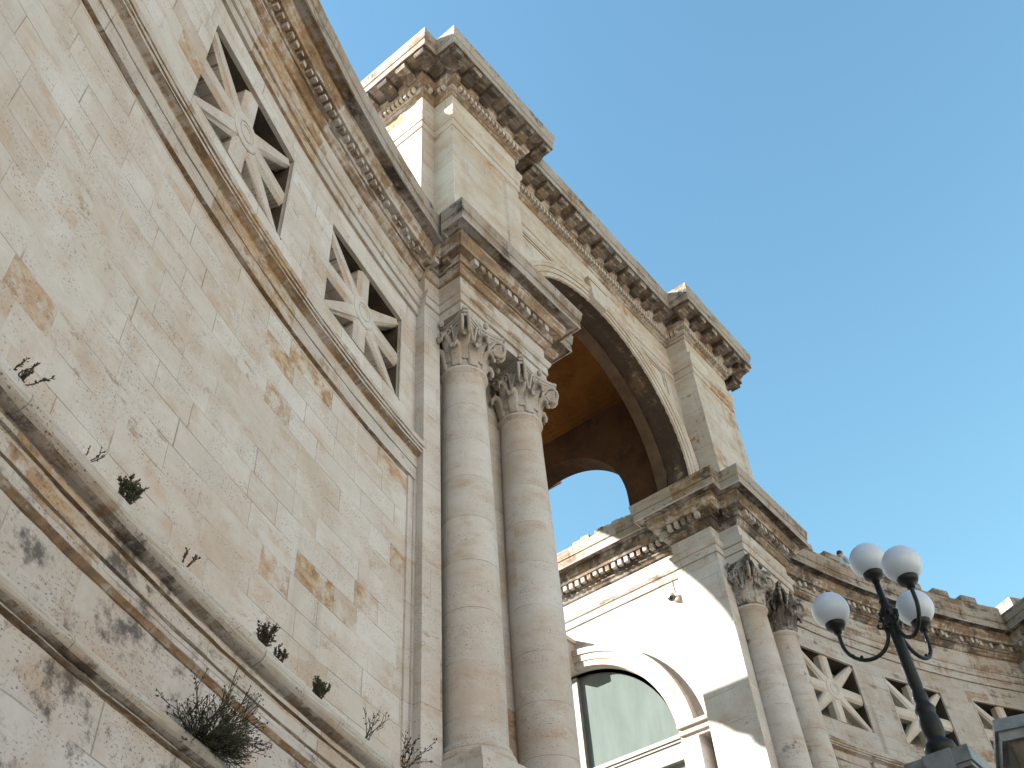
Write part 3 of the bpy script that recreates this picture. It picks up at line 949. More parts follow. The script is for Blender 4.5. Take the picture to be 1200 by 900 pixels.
for i in range(N):
    a, b = Vector(loop[i]), Vector(loop[(i + 1) % N])
    t = b - a
    L = t.length
    t.normalize()
    nr = Vector((t.y, -t.x))
    if L < .45 or abs(t.x) < .5 and abs(a.x) < 5 and L < 1:
        continue
    if a.y > PASS_C + .1 and b.y > PASS_C + .1:
        continue                                        # nothing seen of the back
    prev = (a - Vector(loop[i - 1])).normalized()
    nxt = (Vector(loop[(i + 2) % N]) - b).normalized()
    c0 = prev.x * t.y - prev.y * t.x
    c1 = t.x * nxt.y - t.y * nxt.x
    e0 = -.47 if c0 > 0 else .80
    e1 = -.47 if c1 > 0 else .80
    n = max(2, int(round((L - e0 - e1) / .62)) + 1)
    if L - e0 - e1 < .3:
        n = 1
    for k in range(n):
        d = e0 + (L - e0 - e1) * (k / (n - 1) if n > 1 else .5)
        p = a + t * d
        ang = atan2(nr.x, -nr.y)
        if MODI is None:
            MODI = mb.build('modillion', M_FAR_D, ARCH)
            ob = MODI
        else:
            ob = MODI.copy()
            COL.objects.link(ob)
        ob.rotation_euler = (0, 0, ang)
        adopt(ob, ARCH, (p.x, p.y, 0))
        cnt += 1

# ------------------------------------------------------------------ columns
def shaft_mesh():
    mb = MB()
    H0, H1 = 6.75, 13.06
    prof = [(.445, 6.735), (.445, 6.77), (.415, 6.81)]
    for i in range(13):
        t = i / 12
        r = .405 if t < .35 else .405 - .06 * ((t - .35) / .65) ** 1.5
        prof.append((r, 6.83 + (H1 - 6.83) * t))
    prof += [(.345, 13.06), (.385, 13.07), (.40, 13.10), (.385, 13.13), (.355, 13.14)]
    lathe(mb, prof, n=40)
    return mb
def base_mesh():
    mb = MB()
    def tor(r, zc, h, k=6):
        return [(r + h * cos(a), zc + h * sin(a)) for a in [-pi / 2 + pi * i / k for i in range(k + 1)]]
    prof = [(.30, 6.58)] + tor(.43, 6.652, .065) + [(.44, 6.72), (.44, 6.745), (.38, 6.75)]
    lathe(mb, prof, n=40)
    box(mb, -.51, .51, -.51, .51, 6.41, 6.585)
    return mb

def leaf(mb, ang, pts, wid, thick=.03, mi=0):
    """curled acanthus strip: pts (r,z) centre line, wid half widths"""
    n = len(pts)
    rad = Vector((cos(ang), sin(ang), 0))
    tan = Vector((-sin(ang), cos(ang), 0))
    rows = []
    for i in range(n):
        r, z = pts[i]
        a = pts[max(i - 1, 0)]
        b = pts[min(i + 1, n - 1)]
        d = Vector((b[0] - a[0], b[1] - a[1]))
        d.normalize()
        nn = rad * d.y + Vector((0, 0, -d.x))     # outward side of the strip
        c = rad * r + Vector((0, 0, z))
        w = wid[i]
        row = []
        for k, (q, bulge) in enumerate(((-1, -.02), (-.55, .012), (0, -.006), (.55, .012), (1, -.02))):
            row.append(c + tan * (q * w) + nn * bulge)
        rows.append((row, nn))
    for i in range(n - 1):
        A, na = rows[i]
        B, nb = rows[i + 1]
        for k in range(4):
            mb.face([tuple(A[k]), tuple(A[k + 1]), tuple(B[k + 1]), tuple(B[k])], None, mi, True)
            A2 = [p - na * thick for p in A]
            B2 = [p - nb * thick for p in B]
            mb.face([tuple(A2[k + 1]), tuple(A2[k]), tuple(B2[k]), tuple(B2[k + 1])], None, mi, True)
        for k in (0, 4):
            q = [tuple(A[k]), tuple(B[k]), tuple(B[k] - nb * thick), tuple(A[k] - na * thick)]
            mb.face(q if k == 0 else q[::-1], None, mi)
    T, nt = rows[-1]
    mb.face([tuple(p) for p in T] + [tuple(p - nt * thick) for p in T[::-1]], None, mi)

def capital_mesh():
    mb = MB()
    z0 = 13.52
    lathe(mb, [(.35, z0), (.352, z0 + .10), (.36, z0 + .28), (.385, z0 + .42), (.43, z0 + .52), (.45, z0 + .56)], n=32)
    for k in range(8):
        a = pi / 8 + k * pi / 4
        leaf(mb, a, [(.365, z0 + .02), (.385, z0 + .12), (.41, z0 + .20), (.45, z0 + .25), (.49, z0 + .255), (.515, z0 + .225), (.505, z0 + .19)],
             [.085, .10, .11, .105, .085, .06, .035])
    for k in range(8):
        a = k * pi / 4
        big = .03 if k % 2 else 0
        leaf(mb, a, [(.37, z0 + .10), (.39, z0 + .24), (.415, z0 + .34), (.455 + big, z0 + .40), (.51 + big, z0 + .415), (.545 + big, z0 + .38), (.53 + big, z0 + .33)],
             [.075, .095, .10, .10, .085, .06, .04])
    for k in range(4):                                    # corner volutes
        a = pi / 4 + k * pi / 2
        rad = Vector((cos(a), sin(a), 0))
        tan = Vector((-sin(a), cos(a), 0))
        for sd in (-1, 1):
            cen = rad * .60 + tan * (sd * .055) + Vector((0, 0, z0 + .455))
            sp = []
            sp.append(rad * .36 + tan * (sd * .16) + Vector((0, 0, z0 + .26)))
            sp.append(rad * .44 + tan * (sd * .12) + Vector((0, 0, z0 + .44)))
            for i in range(22):
                t = i / 21
                th = pi * .62 - t * 2 * pi * 1.55
                rr = .115 * (1 - t) + .022
                sp.append(cen + rad * (rr * cos(th)) + Vector((0, 0, rr * sin(th))))
            tube(mb, sp, [.028] * 2 + [.034 - .010 * i / 21 for i in range(22)], n=7)
            obox(mb, cen, rad, Vector((0, 0, 1)), tan, .075, .075, .02)
    for k in range(4):                                    # inner helices and fleurons
        a = k * pi / 2
        rad = Vector((cos(a), sin(a), 0))
        tan = Vector((-sin(a), cos(a), 0))
        for sd in (-1, 1):
            cen = rad * .46 + tan * (sd * .10) + Vector((0, 0, z0 + .49))
            sp = [rad * .375 + tan * (sd * .17) + Vector((0, 0, z0 + .28))]
            for i in range(14):
                t = i / 13
                th = pi * .9 - t * 2 * pi * 1.2
                rr = .06 * (1 - t) + .015
                sp.append(cen - tan * (sd * rr * cos(th)) + Vector((0, 0, rr * sin(th))))
            tube(mb, sp, .022, n=6)
        sphere(mb, tuple(rad * .53 + Vector((0, 0, z0 + .62))), .05, 10, 6)
    # concave abacus in three steps
    def aba(h, n=8):
        out = []
        for k in range(4):
            a0 = -pi / 4 - pi / 2 + k * pi / 2
            c0, c1 = Vector((cos(a0), sin(a0))), Vector((cos(a0 + pi / 2), sin(a0 + pi / 2)))
            mid = (c0 + c1).normalized()
            e = (c1 - c0).normalized()
            for i in range(n + 1):
                t = i / n
                p = c0 * h * (1 - t) + c1 * h * t
                p = p - mid * (.17 * h * sin(pi * t))
                if i == 0:
                    p = p + e * .05 - mid * 0
                if i == n:
                    p = p - e * .05
                out.append((p.x, p.y))
        return out
    for (h, za, zb) in ((.71, z0 + .555, z0 + .60), (.74, z0 + .60, z0 + .635), (.765, z0 + .635, 14.196)):
        prism(mb, aba(h), za, zb)
    mb.v = [(x, y, 14.196 - (14.196 - z) * 1.56) for x, y, z in mb.v]
    return mb

sh, ba, ca = shaft_mesh(), base_mesh(), capital_mesh()
proto = None
for i, (x, far) in enumerate(((-5.53, 0), (-4.05, 0), (4.05, 1), (5.53, 1))):
    if proto is None:
        c = sh.build('column', M_COL, ARCH, weld=True)
        b = ba.build('base', M_COL, c, weld=True)
        k = ca.build('capital', M_CAP, c, weld=True)
        proto = (c, b, k)
    else:
        c, b, k = [q.copy() for q in proto]
        for q in (c, b, k):
            COL.objects.link(q)
        b.parent = c
        k.parent = c
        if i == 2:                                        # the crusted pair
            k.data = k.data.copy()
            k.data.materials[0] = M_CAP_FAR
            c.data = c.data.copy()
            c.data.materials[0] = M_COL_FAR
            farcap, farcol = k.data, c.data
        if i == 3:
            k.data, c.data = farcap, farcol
    c.rotation_euler = (0, 0, (0, pi, pi / 2, -pi / 2)[i])
    adopt(c, ARCH, (x, .527, 0))
    b.location = (0, 0, 0)
    k.location = (0, 0, 0)

# ------------------------------------------------------------------ curved wings
def edge_angles(a0, a1, cuts, step=.011):
    ed = sorted([a0, a1] + [c for c in cuts if a0 < c < a1])
    out = []
    for p, q in zip(ed, ed[1:]):
        n = max(1, int(math.ceil((q - p) / step)))
        out += [p + (q - p) * i / n for i in range(n)]
    return out + [a1]

WIN = [(.228 + .106 * k, .296 + .106 * k) for k in range(4)]
WZ0, WZ1 = 11.871, 13.632

STRING = [(0, 10.582, 5), (0, 10.595, 1), (.052, 10.605, 0), (.054, 10.815, 5), (.054, 10.825, 0), (.066, 10.828, 0), (.066, 11.015, 1), (.075, 11.025, 1), (.10, 11.035, 1), (.15, 11.055, 5), (.153, 11.066, 0),
          (.155, 11.10, 5), (.155, 11.112, 1), (.172, 11.118, 0), (.178, 11.15, 5), (.178, 11.16, 1), (.192, 11.168, 0), (.20, 11.235, 0), (.19, 11.25), (0, 11.36)]
BASE = [(.77, 0.0, 0), (.77, 4.50, 5), (.77, 4.515, 1), (.80, 4.52, 0), (.80, 4.55, 4)]
for i in range(17):
    a = -pi * .42 + pi * .90 * i / 16
    BASE.append((.785 + .09 * cos(a), 4.588 + .06 * sin(a), 4 if i < 3 else (3 if i < 6 else 2)))
BASE += [(.75, 4.65, 2), (.745, 4.66, 0), (.745, 5.108, 5), (.745, 5.122, 1), (.775, 5.152, 0), (.78, 5.155, 0), (.78, 5.235, 5), (.765, 5.24, 5), (.765, 5.275, 0), (.77, 5.277, 0), (.77, 5.375, 3), (.77, 5.40, 1), (.80, 5.405, 0), (.80, 5.443, 4)]
for i in range(21):
    a = -pi * .45 + pi * .92 * i / 20
    BASE.append((.785 + .138 * cos(a), 5.548 + .10 * sin(a), 4 if i < 4 else (3 if i < 7 else 2)))  # sky-lit top painted pale, stain and lichen tones lower down
BASE += [(.74, 5.655, 2), (0, 5.80)]

def wing(s, label, end, far):
    W = thing('curved_wing', label, 'wall', (s * polar(RW, .36)[0], polar(RW, .36)[1], 0))
    uo = 0 if s > 0 else 113.4
    a_in = .2085
    wall = MB(s, uo)
    cuts = [c for w in WIN for c in w]
    ang = edge_angles(a_in, end, cuts)
    def cell(p, q, za, zb):
        A, B = polar(RW, p), polar(RW, q)
        wall.face([(A[0], A[1], za), (B[0], B[1], za), (B[0], B[1], zb), (A[0], A[1], zb)],
                  [(p * RW, za), (q * RW, za), (q * RW, zb), (p * RW, zb)], 0, True)
    for p, q in zip(ang, ang[1:]):
        m = (p + q) / 2
        cell(p, q, 5.6, WZ0)
        if not any(w[0] < m < w[1] for w in WIN):
            cell(p, q, WZ0, WZ1)
        cell(p, q, WZ1, 14.22)
        A, B = polar(30.24, p), polar(30.24, q)
    wall.build('wall_face', M_WALL_FAR if far else M_WALL, W)
    # openings: reveal, dark room behind, star grille
    for (p, q) in WIN:
        if q > end:
            continue
        mb = MB(s, uo)
        A, B = polar(RW, p), polar(RW, q)
        C, D = polar(RW + 1.7, p), polar(RW + 1.7, q)
        r = lambda P, z: (P[0], P[1], z)
        E, F = polar(RW + .05, p), polar(RW + .05, q)
        mb.face([r(A, WZ0), r(B, WZ0), r(F, WZ0), r(E, WZ0)], None)
        mb.face([r(A, WZ1), r(E, WZ1), r(F, WZ1), r(B, WZ1)], None)
        mb.face([r(A, WZ0), r(E, WZ0), r(E, WZ1), r(A, WZ1)], None)
        mb.face([r(B, WZ0), r(B, WZ1), r(F, WZ1), r(F, WZ0)], None)
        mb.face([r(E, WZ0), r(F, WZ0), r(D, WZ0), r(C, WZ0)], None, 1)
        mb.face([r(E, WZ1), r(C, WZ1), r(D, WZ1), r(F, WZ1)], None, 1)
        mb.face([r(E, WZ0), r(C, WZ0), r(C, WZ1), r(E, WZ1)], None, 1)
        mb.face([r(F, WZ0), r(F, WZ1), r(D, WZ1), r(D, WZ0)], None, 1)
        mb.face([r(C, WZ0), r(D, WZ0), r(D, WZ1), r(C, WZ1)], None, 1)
        # thin moulded lip at the top and the sides
        e = .03
        for (u0_, u1_, za, zb) in ((p - .0012, q, WZ1, WZ1 + e), (p - .0012, p, WZ0 - .02, WZ1)):
            arc_boxes(mb, RW - .014, RW + .02, u0_, u1_ - u0_, za + .001, zb)
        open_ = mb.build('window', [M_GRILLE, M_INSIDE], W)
        ac = (p + q) / 2
        hw, hh = RW * (q - p) / 2 - .004, (WZ1 - WZ0) / 2 - .004
        zc = (WZ0 + WZ1) / 2
        rad = Vector((sin(ac), cos(ac), 0))
        tx = Vector((cos(ac), -sin(ac), 0))
        up = Vector((0, 0, 1))
        O = Vector((RW * sin(ac), CY + RW * cos(ac), zc))
        def L(u, v, w):
            x = O + tx * u + up * v + rad * w
            return (x.x, x.y, x.z)
        g = MB(s, uo)
        wf, wb = .025, .24
        for k in range(8):
            if k % 4 == 0:
                end_pt = (hw * (1 if k == 0 else -1), 0)
            elif k % 4 == 2:
                end_pt = (0, hh * (1 if k == 2 else -1))
            else:
                end_pt = (hw * (1 if k in (1, 7) else -1), hh * (1 if k in (1, 3) else -1))
            dl = math.hypot(*end_pt)
            dx, dy = end_pt[0] / dl, end_pt[1] / dl
            ln = dl if k % 2 == 0 else dl * 1.0
            b = .160
            # section: chamfered bar
            sec = [(-b, wb), (-b, wf + .05), (-b * .62, wf), (b * .62, wf), (b, wf + .05), (b, wb)]
            for (o0, w0), (o1, w1) in zip(sec, sec[1:]):
                st = .16
                def pt(tt, oo, ww):
                    u_, v_ = dx * tt - dy * oo, dy * tt + dx * oo
                    return L(max(-hw, min(hw, u_)), max(-hh, min(hh, v_)), ww)
                g.face([pt(st, o0, w0), pt(ln, o0, w0), pt(ln, o1, w1), pt(st, o1, w1)],
                       [(0, o0), (ln, o0), (ln, o1), (0, o1)])
        n = 28
        ring = [(0.0, .018), (.10, .018), (.105, .008), (.14, .006), (.145, .018), (.16, .018), (.165, .006), (.245, .004), (.27, .012), (.275, .02), (.275, .26)]
        for i in range(n):
            t0, t1 = 2 * pi * i / n, 2 * pi * (i + 1) / n
            for (ra, wa), (rb, wb_) in zip(ring, ring[1:]):
                qd = [L(ra * cos(t0), ra * sin(t0), wa), L(rb * cos(t0), rb * sin(t0), wb_), L(rb * cos(t1), rb * sin(t1), wb_), L(ra * cos(t1), ra * sin(t1), wa)]
                if ra == 0:
                    qd = qd[1:]
                g.face(qd, None, 0, False)
        g.build('star_grille', M_GRILLE, open_)
    # string course under the windows
    mb = MB(s, uo)
    sweep(mb, STRING, arcpath(RW, .2095, end, 60), u0=.21 * RW, lines=False)
    mb.build('string_course', [M_MOULD_FAR if far else M_MOULD, M_MOULD_B, M_LINE, M_LINE, M_LINE, M_LINE], W)
    # frame strip beside the pilaster
    mb = MB(s, uo)
    arc_boxes(mb, RW - .05, RW + .02, .2090, .0050, 5.7, 10.60)
    arc_boxes(mb, RW - .028, RW + .02, .2142, .0040, 5.7, 10.60)
    mb.build('panel_frame', M_PIER, W)
    # base
    mb = MB(s, uo)
    sweep(mb, BASE, arcpath(RW, .2055, end, 70), u0=.21 * RW, lines=False)
    mb.build('plinth', [M_WALL_LOW, M_MOULD_B, M_TORUS, M_TORUS_M, M_TORUS_L, M_LINE], W)
    # entablature
    mb = MB(s, uo)
    RE = 30.30
    pth = arcpath(RE, .2115, end, 60)
    sweep(mb, ENT, pth, u0=.21 * RW)
    random.seed(3)
    sp = .185 if far else .15
    n = int((end - .214) * 30.05 / sp)
    for i in range(n):
        a = .2145 + i * (sp / 30.05)
        if random.random() < (.22 if far else .12):
            continue
        arc_boxes(mb, RE - random.choice((.245, .242, .238, .20)), RE - .13, a + random.uniform(-.0003, .0003), random.uniform(.085, .11) * (sp / .185) / 30.05,
                  (15.35 if far else 15.385) + random.choice((0, 0, .02, .04)), 15.497, mi=random.choice((4, 4, 1)))
    mb.build('entablature', [M_MOULD_FAR if far else M_MOULD, M_MB_FAR if far else M_MOULD_B, M_FAR_D if far else M_MOULD_D, M_FAR_TOP if far else M_TOP, M_MOULD, M_LINE], W)
    # parapet and its blocks
    mb = MB(s, uo)
    a0 = .226
    prism(mb, (arcpath(30.42, a0, end, 40) + arcpath(30.12, a0, end, 40)[::-1])[::-1], 16.1, 16.84)
    mb.build('parapet', M_FAR_TOP if far else M_TOP, W)
    for k in range(-1, 7):
        a = .2995 + .0352 * k
        if k == 1 or a + .0185 > end:
            continue
        mb = MB(s, uo + k * 3)
        arc_boxes(mb, 30.10, 30.44, a, .0185, 16.84, 17.03)
        mb.build('parapet_block', M_FAR_TOP if far else M_TOP, W)
    return W

WL = wing(-1, 'near concave pale stone wing wall filling the left, with star grilles and weedy ledge', .66, False)
WR_ = wing(1, 'distant weathered concave wing wall with star grilles behind the street lamp', .520, True)

# ------------------------------------------------------------------ end pavilion on the right
PAV = thing('end_pavilion', 'dark stained stone corner block closing the far wing at the right edge', 'building', (polar(30, .56)[0], polar(30, .56)[1], 0))
A, B = polar(30.6, .5215), polar(29.1, .5215)
tx = Vector((cos(.5215), -sin(.5215)))
C = (B[0] + tx.x * 4, B[1] + tx.y * 4)
D = (A[0] + tx.x * 4, A[1] + tx.y * 4)
mb = MB(1, 200)
prism(mb, [A, B, C, D], 0, 14.2)
mb.build('wall_face', M_WALL_FAR, PAV)
mb = MB(1, 200)
q0 = polar(30.5, .5215)
sweep(mb, [(p[0], p[1] + .004) + tuple(p[2:]) for p in ENT], [A, B, C])
dentils(mb, [A, B, C], .13, .265, 15.32, 15.50, .185, .12, mi=4)
mb.build('entablature', [M_MOULD_FAR, M_MB_FAR, M_FAR_D, M_FAR_TOP, M_MOULD, M_LINE], PAV)
mb = MB(1, 200)
P1, P2 = polar(30.40, .5275), polar(29.75, .5275)
P3, P4 = (P2[0] + tx.x * 4, P2[1] + tx.y * 4), (P1[0] + tx.x * 4, P1[1] + tx.y * 4)
prism(mb, [P1, P2, P3, P4], 16.2, 17.05)
mb.build('parapet_block', M_FAR_TOP, PAV)

# ------------------------------------------------------------------ street lamp and pedestals
HUB = Vector((-3.161, -4.006, 7.766))
LB = HUB.z - 1.81
LAMP = thing('street_lamp', 'black iron street lamp with four white globes on a stone pedestal', 'street lamp', (HUB.x, HUB.y, LB))
mb = MB()
T0 = HUB.z - 1.62
prof = [(.21, LB), (.21, LB + .06), (.18, LB + .07), (.20, LB + .11), (.215, LB + .15), (.20, LB + .20), (.15, LB + .235), (.12, LB + .27), (.135, LB + .30), (.15, LB + .36), (.148, LB + .44), (.13, LB + .52),
        (.12, LB + .56), (.14, LB + .59), (.14, LB + .62), (.11, LB + .66), (.09, LB + .70), (.105, LB + .74), (.10, LB + .79), (.08, LB + .84), (.074, LB + .90), (.062, T0 + 1.42), (.058, T0 + 1.46),
        (.085, T0 + 1.48), (.095, T0 + 1.52), (.075, T0 + 1.57), (.085, T0 + 1.62), (.10, T0 + 1.66), (.085, T0 + 1.71), (.055, T0 + 1.75), (.05, T0 + 1.80), (.062, T0 + 1.82), (.042, T0 + 1.86), (.036, T0 + 2.12), (0, T0 + 2.12)]
prof = [(r * (.80 if z < LB + .88 else 1.0), z) for r, z in prof]
lathe(mb, prof, (HUB.x, HUB.y), 20)
for k in range(6):
    a = k * pi / 3 + .3
    sphere(mb, (HUB.x + .10 * cos(a), HUB.y + .10 * sin(a), HUB.z + .02), .035, 8, 6)
    sphere(mb, (HUB.x + .09 * cos(a + .5), HUB.y + .09 * sin(a + .5), HUB.z - .12), .03, 8, 6)
mb.build('post', M_IRON, LAMP, weld=True)
GR = .225
def globe(c):
    mb = MB()
    sphere(mb, tuple(c), GR, 40, 24)
    mb.build('globe', M_GLOBE, LAMP, weld=True)
    mb = MB()
    z = c.z - GR
    lathe(mb, [(0, z - .10), (.045, z - .10), (.05, z - .06), (.10, z - .03), (.118, z), (.123, z + .045), (.112, z + .06), (.10, z + .062)], (c.x, c.y), 24)
    mb.build('globe_cup', M_IRON, LAMP, weld=True)
GH = .30
globe(HUB + Vector((0, 0, .80)))
for a in (3.95, 1.76, 5.98):
    d = Vector((cos(a), sin(a), 0))
    c = HUB + d * .63 + Vector((0, 0, GH))
    globe(c)
    mb = MB()
    z1 = GH - GR - .10
    pts = [HUB + d * .06 + Vector((0, 0, -.16))]
    for i in range(15):
        t = i / 14
        th = pi * 1.02 + t * pi * 1.0
        cc = .355
        pts.append(HUB + d * (cc + .275 * cos(th)) + Vector((0, 0, -.16 + (.24 if False else .0) + .30 * sin(th) * 1.0)))
    pts.append(HUB + d * .63 + Vector((0, 0, z1)))
    # smooth S arm: out of the hub, down, round and up under the globe
    tube(mb, pts[1:], .024, n=8)
    # small scroll where the arm leaves the hub
    sp = []
    for i in range(12):
        th = pi * .5 + i * .55
        rr = .065 * (1 - i / 14)
        sp.append(HUB + d * (.14 + rr * cos(th)) + Vector((0, 0, -.09 + rr * sin(th))))
    tube(mb, sp, .014, n=6)
    tube(mb, [HUB + d * .05 + Vector((0, 0, -.02)), HUB + d * .09 + Vector((0, 0, -.10)), HUB + d * .085 + Vector((0, 0, -.18))], .026, n=6)
    sphere(mb, tuple(HUB + d * .46 + Vector((0, 0, -.40))), .022, 8, 6)
    sphere(mb, tuple(HUB + d * .55 + Vector((0, 0, -.355))), .022, 8, 6)
    mb.build('arm', M_IRON, LAMP)

PED = thing('lamp_pedestal', 'stone pedestal with stepped blue grey cap carrying the iron street lamp', 'pedestal', (HUB.x, HUB.y, 0))
mb = MB()
x, y = HUB.x, HUB.y
box(mb, x - .27, x + .27, y - .30, y + .30, 0, LB - .16)
mb.build('shaft', M_DIRTY, PED)
mb = MB()
box(mb, x - .31, x + .31, y - .345, y + .345, LB - .16, LB)
box(mb, x - .345, x - .31, y - .17, y + .13, LB - .30, LB + .004)
box(mb, x - .29, x + .29, y - .32, y + .32, LB - .21, LB - .162)
mb.build('cap', M_MARBLE, PED)

PIL = thing('stair_pillar', 'square grey stone pillar with pale cap at lower right corner', 'pillar', (-4.2, -5.25, 0))
c = Vector((-4.13, -5.14))
ax = Vector((cos(.32), sin(.32), 0))
ay = Vector((-sin(.32), cos(.32), 0))
az = Vector((0, 0, 1))
mb = MB()
H = 5.55
obox(mb, (c.x, c.y, (H - .15) / 2), ax, ay, az, .38, .34, (H - .15) / 2)
# sunk panels on the faces
for (dx, dy, n_, t_) in ((-1, 0, -ax, ay), (0, -1, -ay, ax)):
    cc = Vector((c.x, c.y, H - .75)) + n_ * (.38 if dx else .34)
    for k in (-1, 1):
        obox(mb, cc + t_ * (k * .27), n_, t_, az, .012, .05, .55)
    obox(mb, cc + az * .50, n_, t_, az, .012, .215, .05)
mb.build('shaft', M_DIRTY, PIL)
mb = MB()
obox(mb, (c.x, c.y, H - .11), ax, ay, az, .43, .39, .055)
obox(mb, (c.x, c.y, H - .02), ax, ay, az, .46, .42, .06, taper=.94)
mb.build('cap', M_MARBLE, PIL)

# ------------------------------------------------------------------ security camera on the sunlit wall
SEC = thing('security_camera', 'small white dome security camera on the sunlit passage wall', 'camera', (3.6, 1.95, 13.95))
mb = MB()
box(mb, 3.50, 3.60, 1.90, 2.02, 13.86, 14.02)
tube(mb, [(3.52, 1.96, 13.95), (3.38, 1.96, 13.98), (3.33, 1.96, 13.94)], .03, n=8)
tube(mb, [(3.585, 1.97, 14.02), (3.59, 2.0, 14.3), (3.585, 1.99, 14.55)], .008, n=5)
mb.build('bracket', M_WHITEP, SEC)
mb = MB()
lathe(mb, [(.10, 13.84), (.105, 13.88), (.08, 13.93), (.0, 13.95)], (3.33, 1.96), 18)
mb.build('housing', M_WHITEP, SEC, weld=True)
mb = MB()
lathe(mb, [(0, 13.755), (.05, 13.77), (.082, 13.805), (.095, 13.845), (.0, 13.846)], (3.33, 1.96), 18)
mb.build('dome', M_LENS, SEC, weld=True)

# ------------------------------------------------------------------ person behind the parapet
def person(px, py, pz, face):
    """standing figure, facing angle face"""
    root = thing('person', 'dark haired person in pale blue shirt leaning at far terrace parapet', 'person', (px, py, pz))
    f = Vector((cos(face), sin(face), 0))
    l = Vector((-f.y, f.x, 0))
    o3 = Vector((px, py, pz))
    P = lambda a, b, c: o3 + f * a + l * b + Vector((0, 0, c))
    V, E, R = [], [], []
    def add(p, r, par=None):
        V.append(tuple(p))
        R.append(r)
        if par is not None:
            E.append((par, len(V) - 1))
        return len(V) - 1
    pel = add(P(0, 0, .95), .145)
    wa = add(P(.01, 0, 1.10), .125, pel)
    ch = add(P(.02, 0, 1.30), .15, wa)
    sh_ = add(P(.015, 0, 1.43), .10, ch)
    nk = add(P(.03, 0, 1.51), .055, sh_)
    for sd in (1, -1):
        hip = add(P(0, sd * .10, .88), .10, pel)
        kn = add(P(.02, sd * .11, .48), .065, hip)
        an = add(P(-.01, sd * .115, .09), .045, kn)
        add(P(.15, sd * .13, .04), .04, an)
        so = add(P(.01, sd * .19, 1.41), .065, sh_)
        el = add(P(.06, sd * .24, 1.13), .045, so)
        wr = add(P(.28, sd * .18, 1.00), .032, el)
        add(P(.37, sd * .17, 1.0), .034, wr)
    me = bpy.data.meshes.new('body')
    me.from_pydata(V, E, [])
    b = bpy.data.objects.new('body', me)
    COL.objects.link(b)
    sk = b.modifiers.new('skin', 'SKIN')
    for i, r in enumerate(R):
        me.skin_vertices[0].data[i].radius = (r, r)
    me.skin_vertices[0].data[0].use_root = True
    ss = b.modifiers.new('sub', 'SUBSURF')
    ss.levels = ss.render_levels = 2
    dg = bpy.context.evaluated_depsgraph_get()
    m2 = bpy.data.meshes.new_from_object(b.evaluated_get(dg))
    bpy.data.objects.remove(b)
    b = bpy.data.objects.new('body', m2)
    COL.objects.link(b)
    m2.materials.clear()
    for m in (M_SHIRT, M_TROUSER, M_SKIN):
        m2.materials.append(m)
    for p in m2.polygons:
        p.use_smooth = True
        z = p.center.z - pz
        dist = (p.center - o3)
        fw = dist.dot(f)
        p.material_index = 1 if z < .93 and fw < .2 or z < .8 else 0
        if z > 1.49 or (fw > .25 and .9 < z < 1.1):
            p.material_index = 2
    adopt(b, root)
    # head with face
    mb = MB()
    hc = P(.045, 0, 1.635)
    nu, nv = 24, 16
    def hp(i, j):
        bb = -pi / 2 + pi * j / nv
        aa = 2 * pi * i / nu
        x, y, z = cos(bb) * cos(aa), cos(bb) * sin(aa), sin(bb)
        X, Y, Z = x * .098, y * .076, z * .118
        if x > .3:
            w = max(0, 1 - abs(y) * 3.2)
            X += .026 * w * max(0, 1 - abs(z + .12) * 4.2)            # nose
            X += .008 * max(0, 1 - abs(y) * 2) * max(0, 1 - abs(z + .52) * 7)   # mouth
            X += .012 * max(0, 1 - abs(y) * 2.2) * max(0, 1 - abs(z + .85) * 4)   # chin
            X -= .010 * max(0, 1 - abs(abs(y) - .38) * 5) * max(0, 1 - abs(z - .08) * 6)  # eye sockets
        if z < -.3:
            Y *= 1 - .25 * (-.3 - z)
        q = hc + f * X + l * Y + Vector((0, 0, Z))
        return tuple(q)
    for j in range(nv):
        for i in range(nu):
            q = [hp(i, j), hp(i + 1, j), hp(i + 1, j + 1), hp(i, j + 1)]
            if j == 0:
                q = q[1:]
            if j == nv - 1:
                q = q[:3]
            mb.face(q, None, 0, True)
    for sd in (1, -1):
        e = hc + l * (sd * .078) + Vector((0, 0, -.005))
        sphere(mb, tuple(e), .03, 8, 6, 0, .6, .6, 1)
        ey = hc + f * .086 + l * (sd * .030) + Vector((0, 0, .012))
        sphere(mb, tuple(ey), .010, 8, 6, 1)
    mb.build('head', [M_SKIN, M_HAIR], root, weld=True)
    mb = MB()
    for j in range(7, nv):
        for i in range(nu):
            aa = 2 * pi * (i + .5) / nu
            if cos(aa) > .25 and j < 11:
                continue
            if abs(cos(aa)) <= .25 and j < 9:
                continue
            q = [Vector(hp(a_, b_)) for a_, b_ in ((i, j), (i + 1, j), (i + 1, j + 1), (i, j + 1))]
            q = [hc + (p - hc) * 1.11 + Vector((0, 0, .006)) for p in q]
            if j == nv - 1:
                q = q[:3]
            mb.face([tuple(p) for p in q], None, 0, True)
    mb.build('hair', M_HAIR, root, weld=True)
    return root
pp = polar(30.66, .3475)
person(pp[0], pp[1], 16.12, -.55)

